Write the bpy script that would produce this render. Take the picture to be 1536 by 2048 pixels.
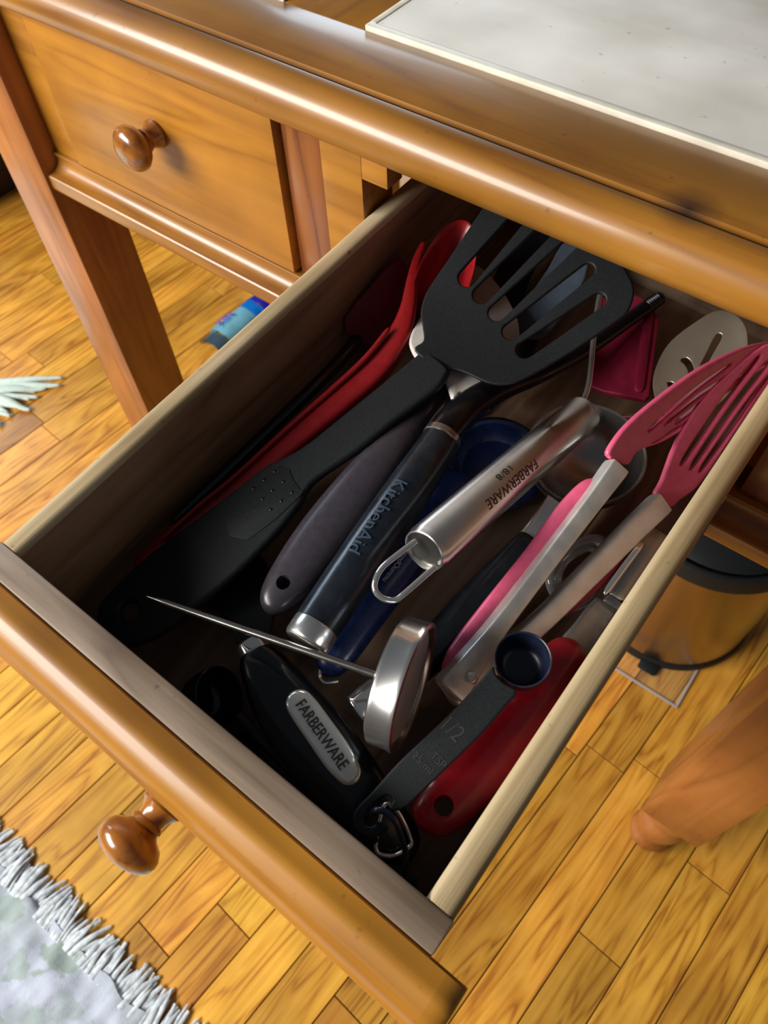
import bpy, bmesh, math, random, json
from mathutils import Vector, Matrix, Euler
random.seed(7)
for _o in list(bpy.data.objects): bpy.data.objects.remove(_o)
S = bpy.context.scene
C = S.collection
# measured points of the utensils, in metres, in the drawer's own frame (x across, y to the back, z up from the rim)
D = json.loads(r'''{"turner_handle":[[[0.0165,0.01873,-0.06797],[0.01957,0.04927,-0.06355],[0.02717,0.07867,-0.05848],[0.03395,0.101,-0.05444],[0.04052,0.1268,-0.05001],[0.04402,0.14016,-0.04769],[0.05074,0.15099,-0.04513],[0.05768,0.16709,-0.04186],[0.06532,0.19901,-0.03646],[0.07187,0.22779,-0.03165],[0.0782,0.25648,-0.02689],[0.07757,0.26179,-0.02633],[0.1016,0.25544,-0.02288],[0.10553,0.24878,-0.02302],[0.10573,0.23604,-0.0246],[0.09788,0.20955,-0.02935],[0.09013,0.17836,-0.03468],[0.08038,0.1503,-0.03997],[0.07994,0.13858,-0.04153],[0.08218,0.12969,-0.04226],[0.08242,0.1029,-0.04562],[0.07767,0.0642,-0.05137],[0.06747,0.02623,-0.05799],[0.05944,0.01035,-0.06142],[0.0466,0.00085,-0.0649],[0.03143,0.00019,-0.06768],[0.02062,0.0078,-0.06862]],[[0.04299,0.02375,-0.06264],[0.04437,0.02186,-0.06263],[0.04471,0.01977,-0.06284],[0.04398,0.01778,-0.06322],[0.04228,0.0162,-0.06372],[0.03986,0.01525,-0.06427],[0.03709,0.01509,-0.06478],[0.03438,0.01574,-0.06518],[0.03213,0.01712,-0.0654],[0.03071,0.01901,-0.06541],[0.03034,0.02113,-0.06521],[0.03108,0.02315,-0.06482],[0.03282,0.02475,-0.06431],[0.03528,0.02569,-0.06376],[0.03808,0.02582,-0.06325],[0.04079,0.02514,-0.06285]]],
"turner_dots":[[[0.05304,0.139,-0.04624],[0.05114,0.13083,-0.04761],[0.04925,0.1227,-0.04898],[0.06363,0.1359,-0.04476],[0.06144,0.12768,-0.04619],[0.06013,0.11998,-0.0474],[0.07368,0.13272,-0.04338],[0.07178,0.12476,-0.04473],[0.06988,0.11684,-0.04607]]],
"turner_badge":[[[0.0532,0.14375,-0.04561],[0.06792,0.14029,-0.04344],[0.07681,0.13688,-0.0423],[0.07991,0.13328,-0.04221],[0.07122,0.09377,-0.04876],[0.04851,0.09681,-0.05239]]],
"turner_head":[[[0.07496,0.25977,-0.03202],[0.07338,0.26154,-0.03127],[0.07389,0.26365,-0.03041],[0.07498,0.26587,-0.02951],[0.07511,0.26798,-0.02864],[0.0739,0.26996,-0.0278],[0.07214,0.27191,-0.02698],[0.07014,0.27383,-0.02616],[0.06824,0.27569,-0.02536],[0.06641,0.27743,-0.02462],[0.06452,0.27907,-0.02392],[0.0627,0.28076,-0.0232],[0.06108,0.28262,-0.02241],[0.0597,0.2847,-0.02153],[0.05848,0.28692,-0.0206],[0.05742,0.28925,-0.01962],[0.05654,0.29165,-0.01862],[0.05585,0.29384,-0.01771],[0.05535,0.29591,-0.01685],[0.05499,0.29846,-0.01579],[0.05475,0.30206,-0.0143],[0.05467,0.30697,-0.01227],[0.05476,0.31284,-0.00985],[0.0549,0.31937,-0.00715],[0.05499,0.32623,-0.00432],[0.055,0.33372,-0.00123],[0.05498,0.34188,0.00214],[0.05498,0.35004,0.00551],[0.05506,0.35754,0.00861],[0.05497,0.36438,0.01143],[0.05475,0.37086,0.01411],[0.05496,0.37674,0.01653],[0.05612,0.38179,0.0186],[0.05823,0.38606,0.02034],[0.06102,0.38962,0.02177],[0.06473,0.39229,0.02283],[0.06956,0.39388,0.02342],[0.07581,0.39416,0.02345],[0.08324,0.3933,0.023],[0.09127,0.39174,0.02225],[0.09934,0.38987,0.02138],[0.1076,0.38772,0.02038],[0.11623,0.38511,0.01919],[0.12473,0.38218,0.01787],[0.13266,0.37906,0.01648],[0.14014,0.37558,0.01494],[0.14735,0.37173,0.01326],[0.15392,0.36794,0.01161],[0.1595,0.3646,0.01015],[0.16396,0.36195,0.009],[0.16754,0.35972,0.00803],[0.17042,0.35754,0.0071],[0.1728,0.35506,0.00604],[0.1747,0.35211,0.0048],[0.17604,0.34891,0.00346],[0.17685,0.34565,0.0021],[0.17717,0.34252,0.00081],[0.17707,0.33999,-0.00024],[0.17651,0.33781,-0.00113],[0.17537,0.33511,-0.00223],[0.17353,0.331,-0.0039],[0.17071,0.32483,-0.00641],[0.16705,0.31717,-0.00953],[0.16305,0.30906,-0.01282],[0.15925,0.30155,-0.01588],[0.1556,0.29451,-0.01873],[0.15187,0.28753,-0.02157],[0.14836,0.2812,-0.02414],[0.14533,0.27615,-0.02618],[0.14306,0.27279,-0.02754],[0.14135,0.27073,-0.02837],[0.13975,0.26935,-0.02892],[0.13782,0.26801,-0.02944],[0.13554,0.26665,-0.02997],[0.13311,0.26557,-0.03039],[0.13041,0.26471,-0.03071],[0.12729,0.26398,-0.03097],[0.12339,0.26348,-0.03112],[0.11888,0.26322,-0.03118],[0.11443,0.263,-0.03121],[0.11074,0.26263,-0.03131],[0.10801,0.26209,-0.0315],[0.10589,0.26148,-0.03172],[0.1042,0.26078,-0.03199],[0.10275,0.25998,-0.0323],[0.10214,0.25887,-0.03275],[0.10226,0.25753,-0.03331],[0.10186,0.25639,-0.03377],[0.09972,0.25589,-0.03395],[0.09454,0.25619,-0.03376],[0.08724,0.25705,-0.03331],[0.07997,0.2583,-0.0327]],[[0.06754,0.31803,-0.00787],[0.06773,0.31583,-0.00878],[0.06889,0.31377,-0.00965],[0.07083,0.31217,-0.01034],[0.07325,0.31127,-0.01074],[0.07578,0.3112,-0.0108],[0.07803,0.31197,-0.01051],[0.07967,0.31347,-0.00991],[0.08046,0.31546,-0.0091],[0.08774,0.3799,0.01741],[0.0876,0.38149,0.01807],[0.08679,0.383,0.0187],[0.08541,0.38421,0.01922],[0.08369,0.38494,0.01955],[0.08187,0.38508,0.01962],[0.08025,0.38459,0.01944],[0.07906,0.38356,0.01903],[0.07849,0.38214,0.01845]],[[0.0831,0.3131,-0.01011],[0.08311,0.31093,-0.01101],[0.08407,0.30884,-0.01188],[0.08585,0.30716,-0.0126],[0.08815,0.30613,-0.01306],[0.09064,0.30591,-0.01318],[0.09293,0.30653,-0.01295],[0.09468,0.3079,-0.01241],[0.09562,0.3098,-0.01164],[0.10947,0.37605,0.01554],[0.10947,0.37772,0.01623],[0.10874,0.37936,0.01691],[0.10739,0.38072,0.01749],[0.10564,0.3816,0.01788],[0.10373,0.38186,0.01801],[0.10197,0.38146,0.01787],[0.10062,0.38046,0.01747],[0.09989,0.37901,0.01689]],[[0.09935,0.30756,-0.01261],[0.09927,0.30555,-0.01344],[0.10008,0.30358,-0.01426],[0.10165,0.30196,-0.01495],[0.10375,0.30093,-0.0154],[0.10606,0.30066,-0.01555],[0.10821,0.30117,-0.01536],[0.10989,0.30239,-0.01488],[0.11084,0.30414,-0.01418],[0.12671,0.3665,0.01137],[0.12678,0.36802,0.01199],[0.12618,0.36953,0.01263],[0.12501,0.37081,0.01317],[0.12344,0.37166,0.01354],[0.12172,0.37195,0.01368],[0.12009,0.37163,0.01357],[0.11882,0.37075,0.01323],[0.1181,0.36945,0.0127]],[[0.11481,0.3016,-0.01528],[0.11455,0.29963,-0.01608],[0.11517,0.29765,-0.01691],[0.11659,0.29596,-0.01763],[0.11856,0.29482,-0.01812],[0.12081,0.29441,-0.01832],[0.12298,0.29477,-0.0182],[0.12474,0.29586,-0.01777],[0.12583,0.2975,-0.01711],[0.14521,0.35195,0.00512],[0.14542,0.35354,0.00577],[0.14493,0.35516,0.00645],[0.14381,0.35658,0.00705],[0.14223,0.35757,0.00748],[0.14042,0.35799,0.00767],[0.13867,0.35776,0.0076],[0.13724,0.35692,0.00728],[0.13635,0.35561,0.00674]],[[0.12999,0.29572,-0.0179],[0.12957,0.29381,-0.01868],[0.13002,0.29183,-0.01951],[0.13127,0.29009,-0.02024],[0.13312,0.28885,-0.02078],[0.1353,0.2883,-0.02103],[0.13746,0.28852,-0.02097],[0.13929,0.28948,-0.0206],[0.14051,0.29103,-0.01998],[0.16184,0.33843,-0.00068],[0.16218,0.33997,-5e-05],[0.16183,0.34158,0.00062],[0.16084,0.34303,0.00123],[0.15937,0.34409,0.00169],[0.15762,0.3446,0.00192],[0.15588,0.34448,0.00189],[0.15441,0.34375,0.00161],[0.15342,0.34252,0.00112]]],
"turner_axis":[[0.08904,0.25552,-0.03],[0.08305,0.41905,-0.03]],
"ladle_handle":[[0.01017,0.04334,-0.078,0.00766,0.008],[0.01462,0.06729,-0.074,0.01222,0.011],[0.0287,0.12547,-0.066,0.01511,0.012],[0.03877,0.17597,-0.058,0.01738,0.013],[0.04726,0.2144,-0.05,0.02024,0.014],[0.05293,0.24338,-0.043,0.02035,0.013],[0.0517,0.2695,-0.036,0.01641,0.011],[0.04523,0.28857,-0.031,0.01174,0.009],[0.0354,0.30593,-0.027,0.00839,0.007],[0.02606,0.32451,-0.024,0.00602,0.005],[0.02094,0.3405,-0.021,0.00393,0.003]],
"ladle_edge":[[0.01591,0.06566,-0.066,0.00253,0.004],[0.02038,0.09814,-0.061,0.00321,0.004],[0.02553,0.12644,-0.058,0.00325,0.004],[0.03298,0.17669,-0.05,0.00364,0.004],[0.04052,0.21207,-0.042,0.004,0.004],[0.04584,0.24052,-0.035,0.00403,0.004],[0.04677,0.26622,-0.028,0.00338,0.004]],
"ladle_bowl":[[0.05109,0.32171,-0.026],[0.03674,0.36858,-0.016],[0.06803,0.32692,-0.03]],
"wine_spatula":[[[0.001,0.27031,-0.04974],[0.00401,0.29786,-0.03888],[0.00855,0.32632,-0.02973],[0.01833,0.32377,-0.04528],[0.02599,0.30558,-0.06642],[0.02523,0.28574,-0.07629],[0.00996,0.26662,-0.06474]]],
"slim_handle":[[0.00988,0.07934,-0.07,0.00647,0.008],[0.01313,0.11793,-0.066,0.00858,0.009],[0.01589,0.18045,-0.063,0.00892,0.008],[0.0167,0.23356,-0.062,0.00924,0.008],[0.01343,0.27197,-0.062,0.01096,0.006]],
"grey_handle":[[0.11062,0.0659,-0.05,0.01264,0.012],[0.10913,0.07849,-0.048,0.02432,0.016],[0.1082,0.09798,-0.045,0.03046,0.018],[0.10658,0.12319,-0.043,0.03341,0.019],[0.10488,0.15423,-0.041,0.03234,0.018],[0.10226,0.19033,-0.04,0.027,0.016],[0.09844,0.22729,-0.041,0.02011,0.013],[0.0982,0.25567,-0.044,0.01665,0.009],[0.09925,0.27174,-0.046,0.01487,0.006]],
"grey_hole":[0.10919,0.08327,-0.048],
"white_head":[[[0.10023,0.25276,-0.03057],[0.10873,0.24627,-0.02968],[0.11579,0.24061,-0.02889],[0.11759,0.24417,-0.02968],[0.11692,0.24911,-0.03063],[0.12521,0.2558,-0.03235],[0.12563,0.28523,-0.03821],[0.12054,0.31118,-0.04313],[0.10749,0.33492,-0.04723],[0.08674,0.35324,-0.04989],[0.06592,0.36526,-0.05131],[0.05056,0.37022,-0.05157],[0.04232,0.36693,-0.05053],[0.0421,0.34741,-0.04664],[0.0501,0.3079,-0.03917],[0.05534,0.28413,-0.03469],[0.0621,0.26761,-0.03173],[0.06883,0.26025,-0.03058],[0.0786,0.25482,-0.02996],[0.08753,0.25484,-0.03039]]],
"ka_grip":[[0.145,0.06287,-0.034,0.02594,0.024],[0.1432,0.07872,-0.033,0.02684,0.025],[0.13994,0.10695,-0.032,0.02754,0.026],[0.13643,0.13911,-0.031,0.02804,0.026],[0.13291,0.17292,-0.03,0.02737,0.025],[0.12927,0.20239,-0.03,0.02505,0.023],[0.12736,0.21349,-0.03,0.02346,0.022]],
"ka_neck":[[0.12768,0.21093,-0.03,0.02156,0.019],[0.12567,0.22451,-0.031,0.02248,0.019],[0.12569,0.24679,-0.034,0.02172,0.018],[0.13059,0.27498,-0.04,0.01906,0.015],[0.14229,0.30747,-0.048,0.01489,0.012],[0.1554,0.34597,-0.052,0.01111,0.01],[0.16522,0.38461,-0.052,0.01064,0.009],[0.17499,0.42083,-0.05,0.01081,0.009]],
"navy_handle":[[0.15526,0.0601,-0.066,0.01141,0.012],[0.1538,0.07299,-0.064,0.02185,0.016],[0.15073,0.09927,-0.062,0.027,0.018],[0.14879,0.13095,-0.06,0.02945,0.018],[0.14608,0.16511,-0.06,0.02971,0.017],[0.14461,0.19392,-0.061,0.02666,0.014],[0.14454,0.21648,-0.063,0.02463,0.01]],
"navy_bowl":[[0.15293,0.23867,-0.062],[0.16861,0.26986,-0.062]],
"masher":[[0.17515,0.12962,0.00488],[0.18314,0.29362,-0.04788]],
"masher_loop":[[0.16909,0.13003,0.00739],[0.16658,0.11961,0.00726],[0.16439,0.10897,0.00692],[0.16496,0.10194,0.00593],[0.16763,0.09712,0.00394],[0.17296,0.09626,0.00151],[0.17821,0.09971,-0.00016],[0.18,0.10493,0.00028],[0.18179,0.11621,-0.0001],[0.18374,0.12666,0.00026]],
"masher_wire":[[0.17866,0.29586,-0.04517],[0.17798,0.30448,-0.04459],[0.17394,0.31646,-0.04241],[0.16208,0.33954,-0.03697],[0.15191,0.36007,-0.03214],[0.14555,0.37473,-0.02904],[0.13842,0.39384,-0.02486],[0.13396,0.41643,-0.02133],[0.14494,0.43563,-0.02062],[0.16782,0.43865,-0.02466],[0.18981,0.43535,-0.02881]],
"masher_wire_b":[[0.19274,0.29211,-0.05225],[0.19548,0.29884,-0.05035],[0.2019,0.30705,-0.05039],[0.21604,0.31912,-0.05287],[0.22906,0.33072,-0.05628],[0.2388,0.34492,-0.05845],[0.24588,0.36377,-0.0587]],
"blue_flat":[[[0.09806,0.34727,-0.05834],[0.09464,0.37236,-0.05574],[0.09267,0.3992,-0.05298],[0.08865,0.42441,-0.05036],[0.09435,0.43503,-0.04933],[0.10829,0.43203,-0.04978],[0.12077,0.4057,-0.0526],[0.12381,0.38007,-0.05525],[0.12498,0.35139,-0.05819],[0.11673,0.33814,-0.05946]]],
"blue_handle":[[0.11319,0.354,-0.06,0.01234,0.005],[0.12104,0.31957,-0.066,0.01068,0.006],[0.12396,0.29067,-0.074,0.00988,0.006]],
"dark_flat":[[[0.07019,0.34512,-0.0732],[0.05833,0.37884,-0.06579],[0.04972,0.42225,-0.05738],[0.05362,0.44811,-0.05389],[0.06836,0.45075,-0.05594],[0.07577,0.4253,-0.06127],[0.08117,0.39632,-0.06682],[0.09263,0.3623,-0.07421],[0.09534,0.33838,-0.0785]]],
"dark_handle":[[0.09028,0.34099,-0.068,0.02214,0.006],[0.09806,0.30371,-0.072,0.01802,0.008],[0.10143,0.26182,-0.078,0.01623,0.008]],
"arm_left":[[0.22187,0.08485,-0.034,0.01917,0.012],[0.22231,0.09408,-0.033,0.01668,0.012],[0.22222,0.11013,-0.031,0.01265,0.012],[0.22296,0.13218,-0.027,0.01013,0.012],[0.22456,0.18036,-0.019,0.00984,0.012],[0.22624,0.21513,-0.012,0.01055,0.012],[0.22721,0.24098,-0.006,0.01234,0.012]],
"arm_right":[[0.22203,0.08478,-0.037,0.01929,0.011],[0.22443,0.09601,-0.038,0.01739,0.011],[0.23019,0.11574,-0.038,0.01335,0.011],[0.23791,0.14297,-0.037,0.01086,0.011],[0.24574,0.19042,-0.036,0.0118,0.011],[0.25131,0.22565,-0.035,0.01266,0.011],[0.25614,0.25341,-0.034,0.01347,0.011]],
"grip_left":[[0.21265,0.09398,-0.038,0.00425,0.006],[0.21176,0.10804,-0.036,0.0075,0.008],[0.21316,0.13305,-0.031,0.00867,0.009],[0.21574,0.17164,-0.024,0.00938,0.009],[0.21672,0.1951,-0.02,0.01061,0.01],[0.21707,0.20806,-0.017,0.01011,0.009],[0.21957,0.2219,-0.014,0.01015,0.009],[0.22155,0.23009,-0.011,0.00564,0.005]],
"grip_right":[[0.2454,0.16059,-0.042,0.00499,0.006],[0.25076,0.18361,-0.041,0.00618,0.006],[0.25496,0.21548,-0.04,0.00689,0.006],[0.25787,0.24496,-0.038,0.00527,0.005]],
"rivet":[0.22812,0.09787,-0.0275],
"pink_left":[[[0.2198,0.23964,-0.00088],[0.21835,0.24616,0.00296],[0.21935,0.26173,0.00585],[0.22477,0.28974,0.0059],[0.23338,0.32435,0.00327],[0.24511,0.35881,-0.00383],[0.25682,0.38439,-0.01334],[0.26631,0.39833,-0.0229],[0.26663,0.38898,-0.02594],[0.25808,0.35985,-0.02187],[0.24961,0.32668,-0.01904],[0.24529,0.30264,-0.01956],[0.2376,0.27735,-0.01566],[0.23204,0.26433,-0.01138],[0.22983,0.25668,-0.01037],[0.23012,0.2502,-0.01256],[0.22615,0.24508,-0.00835]],[[0.2333,0.2868,-0.00697],[0.24028,0.31817,-0.0082],[0.24953,0.34946,-0.01265],[0.25066,0.35024,-0.01403],[0.24171,0.318,-0.01027],[0.23482,0.28748,-0.00892]],[[0.22884,0.27534,-0.00382],[0.23611,0.31373,-0.00353],[0.24362,0.34307,-0.00606],[0.24472,0.34383,-0.0074],[0.23773,0.3139,-0.00577],[0.23046,0.27584,-0.00597]],[[0.23788,0.29424,-0.01139],[0.24505,0.32504,-0.01304],[0.25331,0.3544,-0.01663],[0.2546,0.35508,-0.01828],[0.24695,0.32561,-0.01557],[0.23942,0.29495,-0.01338]]],
"pink_right":[[[0.2498,0.25473,-0.03232],[0.24877,0.26368,-0.02933],[0.24353,0.28691,-0.0196],[0.24275,0.31576,-0.01197],[0.24884,0.34792,-0.00891],[0.25591,0.37421,-0.00803],[0.268,0.39532,-0.01607],[0.268,0.38422,-0.02185],[0.268,0.35924,-0.02458],[0.268,0.33086,-0.03066],[0.268,0.30444,-0.0372],[0.268,0.29075,-0.04013],[0.26783,0.27785,-0.04076],[0.2639,0.26612,-0.04055],[0.26233,0.25928,-0.04098],[0.25633,0.2566,-0.03696]],[[0.2515,0.28325,-0.02671],[0.25189,0.32673,-0.01644],[0.25508,0.36221,-0.0103],[0.2576,0.36375,-0.01189],[0.25544,0.32794,-0.01891],[0.25454,0.28489,-0.02868]],[[0.25767,0.28701,-0.0306],[0.25848,0.33273,-0.02012],[0.26139,0.36608,-0.01428],[0.26433,0.36773,-0.01617],[0.26215,0.33444,-0.02257],[0.26082,0.28913,-0.03254]],[[0.2633,0.2916,-0.03388],[0.26485,0.3392,-0.02351],[0.26791,0.3686,-0.01875],[0.268,0.37037,-0.02096],[0.268,0.34047,-0.02604],[0.2661,0.29368,-0.03555]]],
"slotted_spoon":[[[0.21837,0.33248,-0.05019],[0.20852,0.3446,-0.0507],[0.2014,0.35807,-0.05057],[0.19707,0.3758,-0.04947],[0.19739,0.39105,-0.04779],[0.20375,0.40661,-0.04497],[0.21303,0.41989,-0.04185],[0.22512,0.42206,-0.03941],[0.23642,0.41594,-0.03799],[0.24441,0.40229,-0.03798],[0.24868,0.38743,-0.03878],[0.24974,0.36447,-0.04104],[0.24638,0.34449,-0.04378],[0.23816,0.33133,-0.04669],[0.23114,0.32554,-0.04859]],[[0.21029,0.38036,-0.04657],[0.21292,0.38206,-0.0459],[0.21754,0.37976,-0.0453],[0.2221,0.37408,-0.04507],[0.224,0.36823,-0.04535],[0.22245,0.36654,-0.04581],[0.21848,0.3724,-0.04592],[0.21413,0.37623,-0.0463],[0.21094,0.3777,-0.04673]],[[0.22131,0.40425,-0.042],[0.22277,0.4069,-0.04145],[0.22585,0.40477,-0.04112],[0.22651,0.39073,-0.04249],[0.2274,0.37849,-0.04363],[0.22558,0.37667,-0.04416],[0.22347,0.37957,-0.04424],[0.22214,0.39268,-0.04308]],[[0.21193,0.35676,-0.04878],[0.21452,0.35847,-0.04813],[0.21926,0.35595,-0.04753],[0.22355,0.3509,-0.04728],[0.22579,0.3445,-0.04755],[0.22362,0.34344,-0.04806],[0.21971,0.34905,-0.04818],[0.21515,0.35255,-0.04864]]],
"slotted_handle":[[0.223,0.33297,-0.052,0.00989,0.003],[0.22164,0.31341,-0.062,0.00926,0.003],[0.22081,0.28508,-0.07,0.00985,0.003],[0.22035,0.23613,-0.074,0.01084,0.004],[0.21851,0.19154,-0.075,0.01111,0.004]],
"crimson_spatula":[[[0.17024,0.33534,-0.07201],[0.17951,0.33536,-0.07085],[0.19122,0.33814,-0.06899],[0.20761,0.34204,-0.06639],[0.20847,0.34578,-0.06575],[0.19574,0.3757,-0.06305],[0.18179,0.40892,-0.06003],[0.16652,0.41981,-0.06038],[0.14321,0.42221,-0.06293],[0.13683,0.40849,-0.06569]]],
"steel_bowl":[[0.2027,0.26008,-0.036],[0.23401,0.28289,-0.036]],
"steel_neck":[[0.21022,0.22115,-0.04,0.02326,0.003],[0.20894,0.2097,-0.042,0.01959,0.004],[0.2073,0.19777,-0.046,0.01779,0.007],[0.20637,0.1909,-0.048,0.01718,0.009]],
"steel_grip":[[0.20677,0.19554,-0.047,0.01661,0.012],[0.20535,0.18107,-0.048,0.01881,0.014],[0.20142,0.14842,-0.054,0.02263,0.016],[0.19765,0.11408,-0.06,0.02344,0.016],[0.19198,0.0835,-0.063,0.02138,0.015],[0.18776,0.0682,-0.064,0.02009,0.014]],
"steel_cap":[[0.18843,0.0719,-0.064,0.0207,0.0155],[0.18556,0.06196,-0.064,0.02057,0.0155],[0.1826,0.05274,-0.064,0.01824,0.0145]],
"clear_loop":[[0.22998,0.17918,-0.05],[0.22694,0.18691,-0.05],[0.22687,0.19824,-0.05],[0.22981,0.20868,-0.05],[0.23487,0.21742,-0.05],[0.24128,0.21797,-0.05],[0.24642,0.20721,-0.053],[0.25192,0.19297,-0.056],[0.2502,0.18412,-0.058],[0.24485,0.17808,-0.06],[0.23651,0.17678,-0.056]],
"press_plate":[[[0.25233,0.14914,-0.05634],[0.25321,0.16725,-0.05315],[0.2553,0.18591,-0.05009],[0.26358,0.18876,-0.05111],[0.268,0.18957,-0.05336],[0.268,0.1876,-0.05475],[0.268,0.16326,-0.05994],[0.268,0.14839,-0.06231],[0.268,0.14354,-0.06042]]],
"press_jaw":[[0.26376,0.18666,-0.047,0.01242,0.012],[0.26318,0.20285,-0.045,0.01426,0.013],[0.26317,0.22549,-0.043,0.01564,0.013],[0.26377,0.24084,-0.042,0.01463,0.012]],
"press_ridge":[[0.25858,0.18505,-0.04,0.00391,0.004],[0.259,0.20145,-0.038,0.00395,0.004],[0.26006,0.22468,-0.036,0.00401,0.004]],
"press_collar":[[0.26656,0.18322,-0.048,0.01688,0.012],[0.26689,0.18899,-0.047,0.01692,0.013]],
"red_handle":[[0.24957,0.02649,-0.056,0.01305,0.007],[0.24952,0.03338,-0.055,0.0232,0.01],[0.25102,0.04553,-0.053,0.02943,0.013],[0.25443,0.06931,-0.049,0.03284,0.015],[0.25675,0.09764,-0.044,0.03331,0.016],[0.25889,0.12126,-0.039,0.02995,0.015],[0.26022,0.13897,-0.035,0.02328,0.013],[0.26074,0.14921,-0.033,0.01489,0.008]],
"red_hole":[0.2515,0.04136,-0.053],
"cup":[[0.24616,0.11337,-0.004],[0.2574,0.12179,-0.004]],
"spoon_handle":[[[0.23644,0.10122,-0.00368],[0.23535,0.09232,-0.00606],[0.23312,0.07683,-0.0102],[0.22934,0.05953,-0.01478],[0.22483,0.03937,-0.02012],[0.22243,0.02141,-0.02492],[0.22081,0.01246,-0.0273],[0.22243,0.00723,-0.02877],[0.22705,0.00477,-0.02958],[0.23314,0.00581,-0.02947],[0.23683,0.00956,-0.02856],[0.23846,0.01444,-0.02729],[0.23579,0.01485,-0.0271],[0.23285,0.01403,-0.02723],[0.23171,0.01082,-0.02807],[0.22895,0.00933,-0.02839],[0.22642,0.01067,-0.02796],[0.22587,0.01453,-0.02689],[0.22661,0.01987,-0.02546],[0.22814,0.02419,-0.02434],[0.23065,0.02601,-0.02392],[0.23292,0.02497,-0.02427],[0.23332,0.02127,-0.02528],[0.23627,0.02208,-0.02515],[0.23945,0.02651,-0.02404],[0.24147,0.03488,-0.02183],[0.24554,0.05332,-0.01695],[0.24983,0.07366,-0.01155],[0.25184,0.08928,-0.00738],[0.25263,0.0981,-0.00501],[0.24593,0.09791,-0.00486],[0.24006,0.09891,-0.00441]]],
"spoon_txt":[[0.23776,0.06621,-0.013],[0.23593,0.05451,-0.016]],
"ring":[[0.22909,0.01543,-0.022],[0.23381,0.01862,-0.02],[0.24006,0.01799,-0.022],[0.24626,0.01452,-0.03],[0.25131,0.01026,-0.04],[0.25345,0.00462,-0.055],[0.24995,0.00062,-0.066],[0.24312,0.00198,-0.068],[0.23634,0.0062,-0.062],[0.23066,0.01076,-0.045]],
"spoonA":[[0.11859,0.01501,-0.058],[0.13433,0.02053,-0.058]],
"spoonA_strip":[[0.13365,0.01379,-0.06,0.0055,0.012],[0.16671,0.00962,-0.064,0.00431,0.013],[0.20373,0.0066,-0.068,0.00368,0.013],[0.23803,0.0051,-0.07,0.00359,0.013],[0.26077,0.00616,-0.07,0.00352,0.012]],
"spoonB":[[0.14636,0.00534,-0.07],[0.153,0.01036,-0.07]],
"spoonB_strip":[[0.15402,0.00364,-0.071,0.00384,0.01],[0.18486,0.00307,-0.074,0.0035,0.01],[0.22016,0.00201,-0.076,0.00341,0.01],[0.24925,0.00273,-0.077,0.00334,0.01]],
"fw_handle":[[0.11706,0.04527,-0.056,0.01819,0.014],[0.13017,0.04035,-0.055,0.02796,0.017],[0.15096,0.03368,-0.055,0.03555,0.02],[0.17335,0.0285,-0.055,0.03851,0.021],[0.19806,0.02339,-0.057,0.0372,0.02],[0.22149,0.01868,-0.061,0.03199,0.018],[0.23994,0.01548,-0.066,0.02663,0.015],[0.25205,0.01285,-0.07,0.01836,0.012]],
"fw_ferrule":[[0.11048,0.04821,-0.056,0.01661,0.012],[0.11562,0.04642,-0.056,0.01766,0.014],[0.11985,0.04476,-0.056,0.01814,0.015]],
"fw_badge":[[0.15319,0.03901,-0.0455,0.01076,0.004],[0.16185,0.0365,-0.045,0.01544,0.004],[0.17897,0.03186,-0.045,0.01621,0.004],[0.19639,0.027,-0.0457,0.01593,0.004],[0.20982,0.02324,-0.047,0.01066,0.004]],
"fw_txt":[[0.16111,0.03704,-0.0425],[0.20128,0.02547,-0.0425]],
"fw_hole":[[0.23548,0.00612,-0.056],[0.24232,0.00657,-0.057],[0.24634,0.01151,-0.058],[0.2485,0.0178,-0.058],[0.24569,0.02076,-0.057],[0.23867,0.02434,-0.054],[0.23254,0.02585,-0.052],[0.22737,0.02351,-0.051]],
"fw_blade":[[[0.10901,0.04223,-0.06173],[0.08796,0.05081,-0.06641],[0.05912,0.05479,-0.07214],[0.04376,0.06246,-0.07567],[0.04178,0.07975,-0.07755],[0.05274,0.09647,-0.07696],[0.07502,0.09694,-0.07285],[0.09559,0.08363,-0.06785],[0.11032,0.0681,-0.06374],[0.11752,0.05283,-0.06107]]],
"thermo":[[0.05439,0.02936,-0.03417],[0.19466,0.07064,-0.02391],[0.20935,0.07278,-0.01706]],
"cam_local":[0.2817,-0.02113,0.3609],
"KA_txt":[[0.13328,0.16794,-0.0305],[0.13892,0.11585,-0.0325]],
"navy_txt":[[0.15053,0.1489,-0.05],[0.15077,0.12251,-0.0515]],
"Q":[[0.99961,0.01101,0.02547],[-0.00987,0.99897,-0.04427],[-0.02593,0.04401,0.99869]],
"R":[[0.79726,0.60279,-0.03203],[0.49102,-0.67846,-0.54644],[-0.35112,0.41992,-0.83689]],
"pos":[0.29055,-0.03987,0.3522]}''')
V = Vector
RIM = .77                                   # drawer rim height above the floor
# ------------------------------------------------------------------ camera
cam = bpy.data.objects.new('camera', bpy.data.cameras.new('camera')); C.objects.link(cam)
R = D['R']
mw = Matrix(((R[0][0], -R[1][0], -R[2][0]), (R[0][1], -R[1][1], -R[2][1]), (R[0][2], -R[1][2], -R[2][2]))).to_4x4()
mw.translation = V(D['pos']) + V((0, 0, RIM))
cam.matrix_world = mw
cam.data.sensor_fit = 'HORIZONTAL'; cam.data.sensor_width = 36; cam.data.lens = 36*1548.16/1536
cam.data.clip_start = .01
cam.data.dof.use_dof = True; cam.data.dof.focus_distance = .44; cam.data.dof.aperture_fstop = 18
S.camera = cam
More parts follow.
